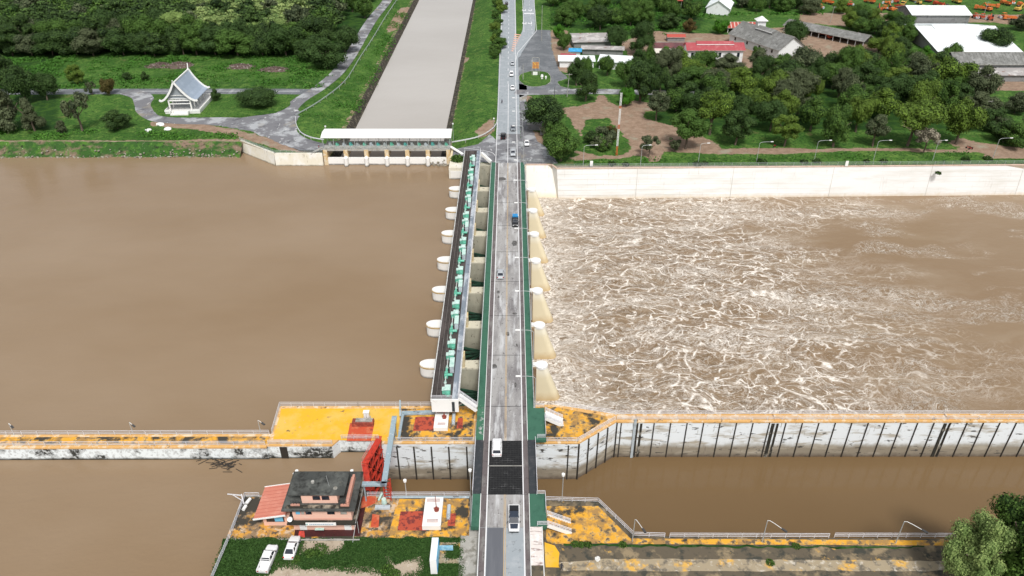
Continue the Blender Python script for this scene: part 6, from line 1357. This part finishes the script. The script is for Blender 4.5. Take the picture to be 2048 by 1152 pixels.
# forest at the left: front rows as trees, the depth of the wood behind them as one mass
kinds=[(m_fdark,'dark green'),(m_fmid,'mid green'),(m_fgrey,'grey-green'),(m_fpale,'pale yellow-green')]
deep=[]
for row in range(12):
    y=377+row*12; lim=-(268+row*10); x=lim+rt.uniform(-4,4)
    while x< (-97 if row<8 else -108):
        h=rt.uniform(11,17.5); wd=rt.uniform(14,22); palezone=(-188<x<-112 and row>=2)
        if palezone and rt.random()<.62: m,n=kinds[3]
        else: m,n=rt.choices(kinds[:3],(7,3,1.5))[0]
        loc=(x+rt.uniform(-2,2),y+rt.uniform(-3,3),GL)
        if row<3:
            place_='along its front edge above the meadow' if row==0 else 'standing just behind its front edge'
            tree(loc,h,wd,m,f'{n} tree of the dense left-hand wood, {place_}',group=f'{n} trees of the left-hand wood, {"front" if row==0 else "inner"}',clear=.08 if row<2 else .2)
        else: deep.append((loc,h,wd,m))
        x+=wd*rt.uniform(.5,.68)
def mass(name,label,items,cat='woodland'):
    mats=[]; VV=[];FF=[];TT=[];MI=[]; n0=0
    for loc,h,wd,m in items:
        if m not in mats: mats.append(m)
        me=rt.choice(CLO); z0,z1=ZR[me.name]; n=len(me.vertices); co=np.empty(n*3); me.vertices.foreach_get('co',co); co=co.reshape(-1,3)
        an=rt.uniform(0,6.28); ca,sa=math.cos(an),math.sin(an); sz=h*.85/(z1-z0)
        V_=np.stack([(co[:,0]*ca-co[:,1]*sa)*wd/2+loc[0],(co[:,0]*sa+co[:,1]*ca)*wd/2+loc[1],(co[:,2]-z0)*sz+h*.15+loc[2]],1); VV.append(V_)
        k=np.empty(n); me.attributes['tone'].data.foreach_get('value',k); TT.append(k*1.0+rt.uniform(-.12,.2))
        FF+=[tuple(v+n0 for v in p.vertices) for p in me.polygons]; MI+=[mats.index(m)]*len(me.polygons); n0+=n
    me=bpy.data.meshes.new(name); me.from_pydata(np.concatenate(VV).tolist(),[],FF); me.update(); at_=me.attributes.new('tone','FLOAT','POINT'); at_.data.foreach_set('value',np.concatenate(TT).astype(np.float32))
    for m in mats: me.materials.append(m)
    me.polygons.foreach_set('material_index',MI); o=bpy.data.objects.new(name,me); COL.objects.link(o); return tag(o,label,cat,kind='stuff')
mass('deep_wood','depth of the left-hand wood rising behind its front trees, with pale yellow-green crowns',deep)
T_=[ # px,py(base),h,w,mat,label,mesh,clear
 (1092,264,15,17,m_fdark,'big dark round tree beside the road before the bridge',2,.12),(1122,322,13,15,m_fmid,'broad dark tree at the bridge corner next to the white wall',1,.08),(1096,274,9,6.5,m_fgrey,'grey-green conical tree between the two big roadside trees','c',.1),(1108,296,10,9,m_fmid,'yellow-tinged bushy tree in front of the conical tree',0,.05),
 (1171,202,13,10.5,m_fdark,'dark upright tree on the lawn south of the side road',4,.12),(1153,172,13,10,m_fdark,'dark tree just behind the upright tree, beside the white sheds',1,.15),(1280,204,17,13,m_fdark,'tall dark tree standing on the side road edge above the brown clearing',4,.12),(1252,212,8,7,m_fbright,'bright green bush beside the top of the red and white mast',0,.02),
 (1312,241,12,11,m_fgrey,'gnarled grey-green tree on its own grass island right of the mast',3,.3),(1371,298,15,15,m_fmid,'spreading tree with forked trunk at the left front of the park',1,.25),(1419,270,17,15,m_fyel,'yellow-green topped tree with a straight bare trunk in the park',0,.35),(1470,290,14,14,m_fdark,'dark drooping tree right of the straight-trunked tree',3,.2),
 (1297,314,8,9,m_fgrey,'thin grey tree standing by the park lamp near the wall','s',.25),(1348,304,5,7,m_fgrey,'small sparse grey bush on the park grass near the wall','s',.05),(1206,294,7,12,m_fgrey,'fallen-looking grey tree beside the mast','s',.1),(1222,283,6,6,m_frust,'small rust-brown leaved tree next to the mast','s',.1),(1180,288,5,7,m_fdark,'dark low bush in the grass left of the mast',2,.0),(1209,301,4.5,6,m_fmid,'low spiky green bush in front of the fallen-looking tree',3,.0),
 (1568,293,12,12.5,m_fyel,'light green tree behind the park street lamps, left of centre',3,.28),(1666,294,16,11.5,m_fmid,'tall narrow tree near the park path in the middle',4,.12),(1745,293,12,10,m_fgrey,'sparse upright tree in front of the spreading park tree',3,.3),(1814,292,18,18,m_fyel,'wide spreading tree with a forked leaning trunk in the park',2,.35),(1846,306,10,13,m_fbloom,'pale pinkish blossom-like tree beside the wall lamp','s',.3),(1912,289,17,15,m_fyel,'olive green tree at the right end of the park path',0,.15),
 (2027,292,9,15,m_fmid,'rounded bush-like tree at the right edge by the water',1,.02),(1985,262,9,11,m_fdark,'dark bush behind the leaning white pole',3,.05),(1711,264,14,12,m_fyel,'yellow-topped tree in the second row of the park',0,.2),(1620,262,14,12,m_fmid,'dense mid green park tree behind the light green one',1,.15),(1540,262,13,13,m_fdark,'dark park tree in the second row left of centre',2,.15),(1955,200,15,15,m_fgrey,'grey-green tree in front of the long grey shed',1,.1),
 (1405,235,13,13,m_fdark,'dark tree behind the straight-trunked park tree',2,.1),(1590,92,14,15,m_fdark,'large round dark tree between the hall and the diagonal shed',2,.03),(1440,68,8,10,m_fbright,'bright green tree beside the red striped shed',0,.05),(1378,66,8,9,m_frust,'olive-brown tree behind the long maroon shed',1,.05),(1512,118,6.5,5.5,m_fmid,'small green tree at the corner of the red-roofed house',4,.02),(1280,110,17,14,m_fdark,'tall dark tree left of the long maroon shed',4,.1),(1235,100,13,13,m_fdark,'dark tree above the stalls roofs',2,.1),
 (1990,100,12,19,m_fdark,'broad dark tree in front of the huge white roof',2,.02),(2040,60,9,14,m_fgrey,'grey-green tree at the right edge behind the white roof',1,.05),(1795,118,11,10,m_fdark,'dark tree before the white roofed warehouse',2,.1),(1710,150,12,20,m_fdark,'very broad dark tree right of the grey hall',2,.05),(1895,180,14,19,m_fyel,'broad yellow-green tree in front of the huge warehouse',0,.08),(1845,128,9,10,m_fbright,'bright green tree at the corner of the huge warehouse',1,.02),
 (1200,60,14,14,m_fdark,'dark tree behind the stalls at the top',2,.1),(1128,100,9,8,m_fmid,'mid green tree at the left corner of the stalls',0,.02),(1118,78,8,7,m_fbright,'fresh green bush at the edge of the gravel yard',1,.02),(1335,145,12,11,m_fbright,'bright green tree below the cream carport',0,.1),
 (55,206,17,15,m_fdark,'big dark tree in the clump at the left edge of the picture',2,.08),(20,180,16,15,m_fdark,'dark tree behind the clump at the left edge',1,.08),(95,200,12,11,m_fdark,'smaller dark tree at the right of the left-edge clump',2,.05),(25,262,17,15,m_fgrey,'feathery grey-green tree at the far left above the river bank','c',.03),(70,262,13,11,m_fgrey,'feathery grey-green tree right of the far-left one','c',.03),(165,262,15,12,m_fgrey,'thin-crowned tree with a bare curving trunk on the left bank','s',.35),(235,257,7.5,13,m_fdark,'low dark bushy tree left of the loop road',1,.0),(219,190,7.5,7,m_frust,'round rusty-brown bush at the bend of the loop road',0,.02),(157,168,9,8,m_fyel,'small ragged tree on the meadow left of the rusty bush',3,.05),(185,190,6,6,m_fgrey,'pale wispy bush on the meadow beside the ragged tree','s',.05),(125,266,5,4,m_fgrey,'small upright shrub below the thin-crowned tree',3,.0),
 (256,162,4,4.5,m_fdark,'small dark bush on the meadow left of the pavilion, nearer the rusty bush',0,.0),(291,161,4.3,4.5,m_fdark,'small dark bush on the meadow nearest the pavilion',1,.0),(433,202,5.5,5,m_fdark,'small dark tree touching the right side of the pavilion',1,.03),(655,138,15,21,m_fdark,'big grey-green tree at the corner of the wood beside the canal road',1,.02),(690,105,14,16,m_fdark,'dark tree at the wood corner next to the canal road bend',2,.03),(625,122,13,15,m_fdark,'dark tree left of the big corner tree of the wood',2,.02),
]
for px,py,h,wd,m,lb,ms,cl in T_:
    me_=CC if ms=='c' else rt.choice(CSP) if ms=='s' else CR[ms]
    tpx(px,py,h,wd,m,lb,mesh=me_,clear=cl)
tpx(518,212,8.2,17,m_fdark,'large smooth dome-shaped dark bush on the oval lawn right of the pavilion',mesh=CB,clear=0,name='domed_bush')
# park filler
def filler(poly,n,hr,wr,mats,lab,grp,mind,seed,clear=.15):
    r=random.Random(seed); pts=[]; P=gp(poly); xs_=[p[0] for p in P]; ys_=[p[1] for p in P]; tries=0
    while len(pts)<n and tries<6000:
        tries+=1; x=r.uniform(min(xs_),max(xs_)); y=r.uniform(min(ys_),max(ys_))
        if not inpoly(P,np.array([x]),np.array([y]))[0]: continue
        if any(math.dist((x,y),q)<mind for q in pts): continue
        pts.append((x,y)); m,nm=r.choice(mats)
        tree((x,y,GL),r.uniform(*hr),r.uniform(*wr),m,lab.format(nm),group=grp.format(nm),clear=clear)
MK=[(m_fdark,'dark green'),(m_fmid,'mid green'),(m_fyel,'yellow-green'),(m_fgrey,'grey-green')]
filler([(1330,244),(1960,244),(1955,180),(1850,150),(1700,150),(1560,140),(1330,140)],58,(8,17),(9,17),MK+[MK[0],MK[1]],'{} tree in the crowded back rows of the park','{} trees in the back rows of the park',8.4,5,.12)
filler([(1150,190),(1330,190),(1330,128),(1260,140),(1150,150)],8,(8,13),(8,12),MK[:2],'{} tree between the white sheds and the side road','{} trees below the white sheds',8,6,.08)
filler([(1105,55),(1230,55),(1330,62),(1410,35),(1410,-25),(1100,-25)],34,(8,14),(10,16),MK[:2]+[MK[1]],'{} tree in the thicket at the top beyond the stalls','{} trees in the thicket beyond the stalls',8,7,.06)
filler([(1480,30),(1640,30),(1640,-25),(1475,-25)],14,(9,14),(11,16),MK[:2]+[MK[3]],'{} tree at the top behind the square white tower','{} trees behind the white tower',9,8,.05)
filler([(1660,20),(1790,55),(1815,60),(1830,95),(1800,125),(1880,130),(1890,110),(1905,165),(1820,165),(1760,145),(1750,90),(1690,55)],30,(7,12),(9,13),MK[:3],'{} tree in the belt between the diagonal shed and the white warehouse','{} trees in the belt before the warehouse',7,9,.04)
filler([(986,125),(1000,125),(1004,-20),(994,-20)],16,(4,7.5),(5,8),MK[1:3]+[MK[1]],'{} shrub-like tree in the hedge between canal and road','{} trees of the roadside hedge',5,10,.03)
filler([(690,45),(735,45),(770,-25),(600,-25)],9,(9,13),(10,14),MK[:2],'{} tree beside the far left canal road','{} trees beside the left canal road',9,12,.05)
filler([(1965,285),(2150,285),(2150,210),(1965,215)],10,(5,9),(8,13),MK[:2]+[MK[3]],'{} bush-like tree at the right edge beyond the white wall','{} trees at the right edge beyond the wall',8,13,.03)
# near right trees
x,y=G(1926,1172,PZ); tree((x,y,PZ),16,10.5,m_fpale,'pale yellow-green tree at the bottom right corner',mesh=CBIG[1],clear=.05,rz=1)
x,y=G(2024,1165,PZ); tree((x,y+1,PZ),18.5,15.5,m_fmid,'dark green tree beside the pale one at the bottom right corner',mesh=CBIG[0],clear=.05,rz=2)
for px,py,r_ in((620,1108,1.0),(640,1102,1.5),(592,1120,.8),(775,1142,1.2),(790,1150,1)): 
    x,y=G(px,py,PZ); tuft('lawn_shrub','small leafy shrub growing on the near lawn by the bare soil','shrub',(x,y,PZ),r_,420,m_fmid,int(px),'shrubs on the near lawn',.14,.6)
for px,py in((1150,1089),(1163,1090),(1176,1090),(1540,1126),(1592,1093),(1245,1090)):
    x,y=G(px,py,PZ); tuft('quay_weed','low green weed growing along the edge of the near quay paint','weed',(x,y,PZ),.75,200,m_fmid,int(px),'weeds along the near quay',.13,.3)
# rubble heaps
for k,(px,py,sx,sy,lb) in enumerate(((320,132,7,5,'grey rubble and rubbish heap on the meadow behind the pavilion, left'),(358,131,7,6,'brown heap of cut branches touching the pavilion roof'),(480,134,8,4,'flat heap of dark debris in the middle of the meadow'),(550,140,8,4,'brown heap of debris on the right of the meadow'))):
    x,y=G(px,py,GL); rr=random.Random(k); b=MB()
    b.loft([[(x+sx*s_*math.cos(k_*.7854),y+sy*s_*math.sin(k_*.7854),zz_) for k_ in range(8)] for s_,zz_ in((1.05,GL-.1),(.7,GL+.55),(.25,GL+1.2))])
    for i in range(240):
        a=rr.uniform(0,6.28); q=math.sqrt(rr.random()); p=Vector((x+sx*q*math.cos(a),y+sy*q*math.sin(a),GL+1.8*(1-q)+rr.uniform(-.3,.1)))
        d=Vector((rr.uniform(-1,1),rr.uniform(-1,1),rr.uniform(-.3,.3)))*rr.uniform(.3,1.6); b.beam(p-d*.5,p+d*.5,rr.uniform(.1,.5),rr.uniform(.08,.3))
    o=b.build('debris_heap',mat('debris',(.12,.085,.07),[((.35,.32,.3),1.1,.56,.64),((.05,.035,.03),.8,.55,.7),((.65,.62,.6),1.6,.68,.72)],.95)); tag(o,lb,'debris heap')
# floating branches
b=MB(); rr=random.Random(2)
for i in range(46):
    px=430+rr.gauss(18,14); py=936+(470-px)*-.12+rr.gauss(-4,7); x,y=G(px,py,UW); a=rr.uniform(-.6,.8); l=rr.uniform(.3,1.1); b.beam((x-l*math.cos(a),y-l*math.sin(a),UW+.03),(x+l*math.cos(a),y+l*math.sin(a),UW+.05),.1)
tag(b.build('floating_branches',m_fender),'thin dark tangle of branches floating below the left guide wall','driftwood')
# riprap and undergrowth
b=MB(); rr=random.Random(4)
for i in range(420):
    x=rr.uniform(-330,-99) if i<380 else rr.uniform(-31,-21); 
    if i<380: yb=frontY(x)-5.4+1.3*mnoise.noise((x*.06,1.2,2)); 
    else: yb=248
    s=rr.uniform(.12,.4); up=rr.random()**4*2.2; b.cbox((x,yb+up*.9+rr.uniform(-.3,.3),UW+.1+up),(s*2,s*1.5,s),rr.uniform(0,3))
tag(b.build('riprap_stones',mat('pale_stone',(.4,.37,.3),[((.14,.12,.09),1.5,.45,.6)],.9)),kind='stuff',label='pale broken stones along the left river bank',cat='stones')
def under(name,label,region,n,seed,size,m,zf=None,avoid=(),dens=-.05):
    r=random.Random(seed); P=gp(region,zf if zf is not None else GL); X0=min(p[0] for p in P);X1=max(p[0] for p in P);Y0=min(p[1] for p in P);Y1=max(p[1] for p in P)
    A=np.array([(r.uniform(X0,X1),r.uniform(Y0,Y1)) for _ in range(n)]); k=inpoly(P,A[:,0],A[:,1])
    for av in avoid: k&=~inpoly(gp(av,zf if zf is not None else GL),A[:,0],A[:,1])
    A=A[k]; vs=[];fs=[];tn=[]
    for x,y in A:
        d=mnoise.noise((x*.07,y*.07,seed))+.5*mnoise.noise((x*.25,y*.25,seed))
        if d<dens: continue
        z=zf if zf is not None else landz(x,y)
        if z<-4.6: continue
        for j in range(5):
            s=size*r.uniform(.5,1.2)*(1+max(0,d)); p=Vector((x+r.gauss(0,.7 if zf is None else .3),y+r.gauss(0,.7 if zf is None else .3),z+(r.uniform(0,.5+d*.8) if zf is None else r.uniform(0.02,.16))))
            a=Vector((r.uniform(-1,1),r.uniform(-1,1),r.uniform(-.2,.9))).normalized()*s; b_=a.cross(Vector((r.uniform(-1,1),r.uniform(-1,1),r.uniform(-1,1)))).normalized()*s*.6
            q=len(vs); vs+=[p-a,p+b_,p+a,p-b_]; fs.append((q,q+1,q+2,q+3)); tn+=[r.random()]*4
    me=bpy.data.meshes.new(name); me.from_pydata([tuple(v) for v in vs],[],fs); at_=me.attributes.new('tone','FLOAT','POINT'); at_.data.foreach_set('value',tn); me.materials.append(m); o=bpy.data.objects.new(name,me); COL.objects.link(o); tag(o,label,'ground cover',kind='stuff')
m_under=foliage('undergrowth_leaves',(.035,.11,.015),(.09,.22,.03),(.05,.14,.02))
under('meadow_weeds','knee-high green weeds over the left meadow',[(-300,112),(640,112),(690,125),(640,176),(-300,178)],9000,1,.42,m_under)
under('bank_weeds','green weeds along the top of the left river bank',[(-300,250),(250,262),(470,268),(478,279),(-300,279)],2600,2,.35,m_under)
under('slope_weeds','green weeds on the left canal slope',[(600,235),(660,200),(720,140),(790,20),(830,20),(770,150),(700,258),(640,275),(605,262)],4200,3,.3,m_under)
under('park_weeds','patches of weeds on the park grass near the wall',[(1140,300),(1190,322),(1700,310),(1950,306),(1950,318),(1140,330)],1500,4,.3,m_under)
under('thicket_undergrowth','green undergrowth between the buildings',[(1100,60),(1235,60),(1330,70),(1410,40),(1480,30),(1650,30),(1650,-10),(1100,-10)],4500,5,.6,m_under)
m_lawnb=foliage('lawn_blades',(.02,.052,.011),(.055,.115,.025),(.03,.075,.015))
under('lawn_grass_blades','short grass blades over the near lawn',[(450,1080),(926,1078),(924,1170),(415,1185)],14000,8,.14,m_lawnb,zf=PZ,dens=-.9,avoid=[[(608,1080),(688,1080),(686,1094),(650,1108),(604,1108)],[(560,1134),(760,1146),(780,1300),(400,1300),(505,1170)],[(778,1132),(808,1122),(838,1120),(842,1140),(800,1155)],[(876,1083),(934,1083),(934,1129),(872,1129)]])
under('square_grass_blades','grass patch in the middle of the pale paved square',[(893,1093),(920,1091),(919,1107),(924,1116),(893,1116)],420,18,.14,m_lawnb,zf=PZ,dens=-.9)
# reports
print('objects',len(bpy.data.objects))
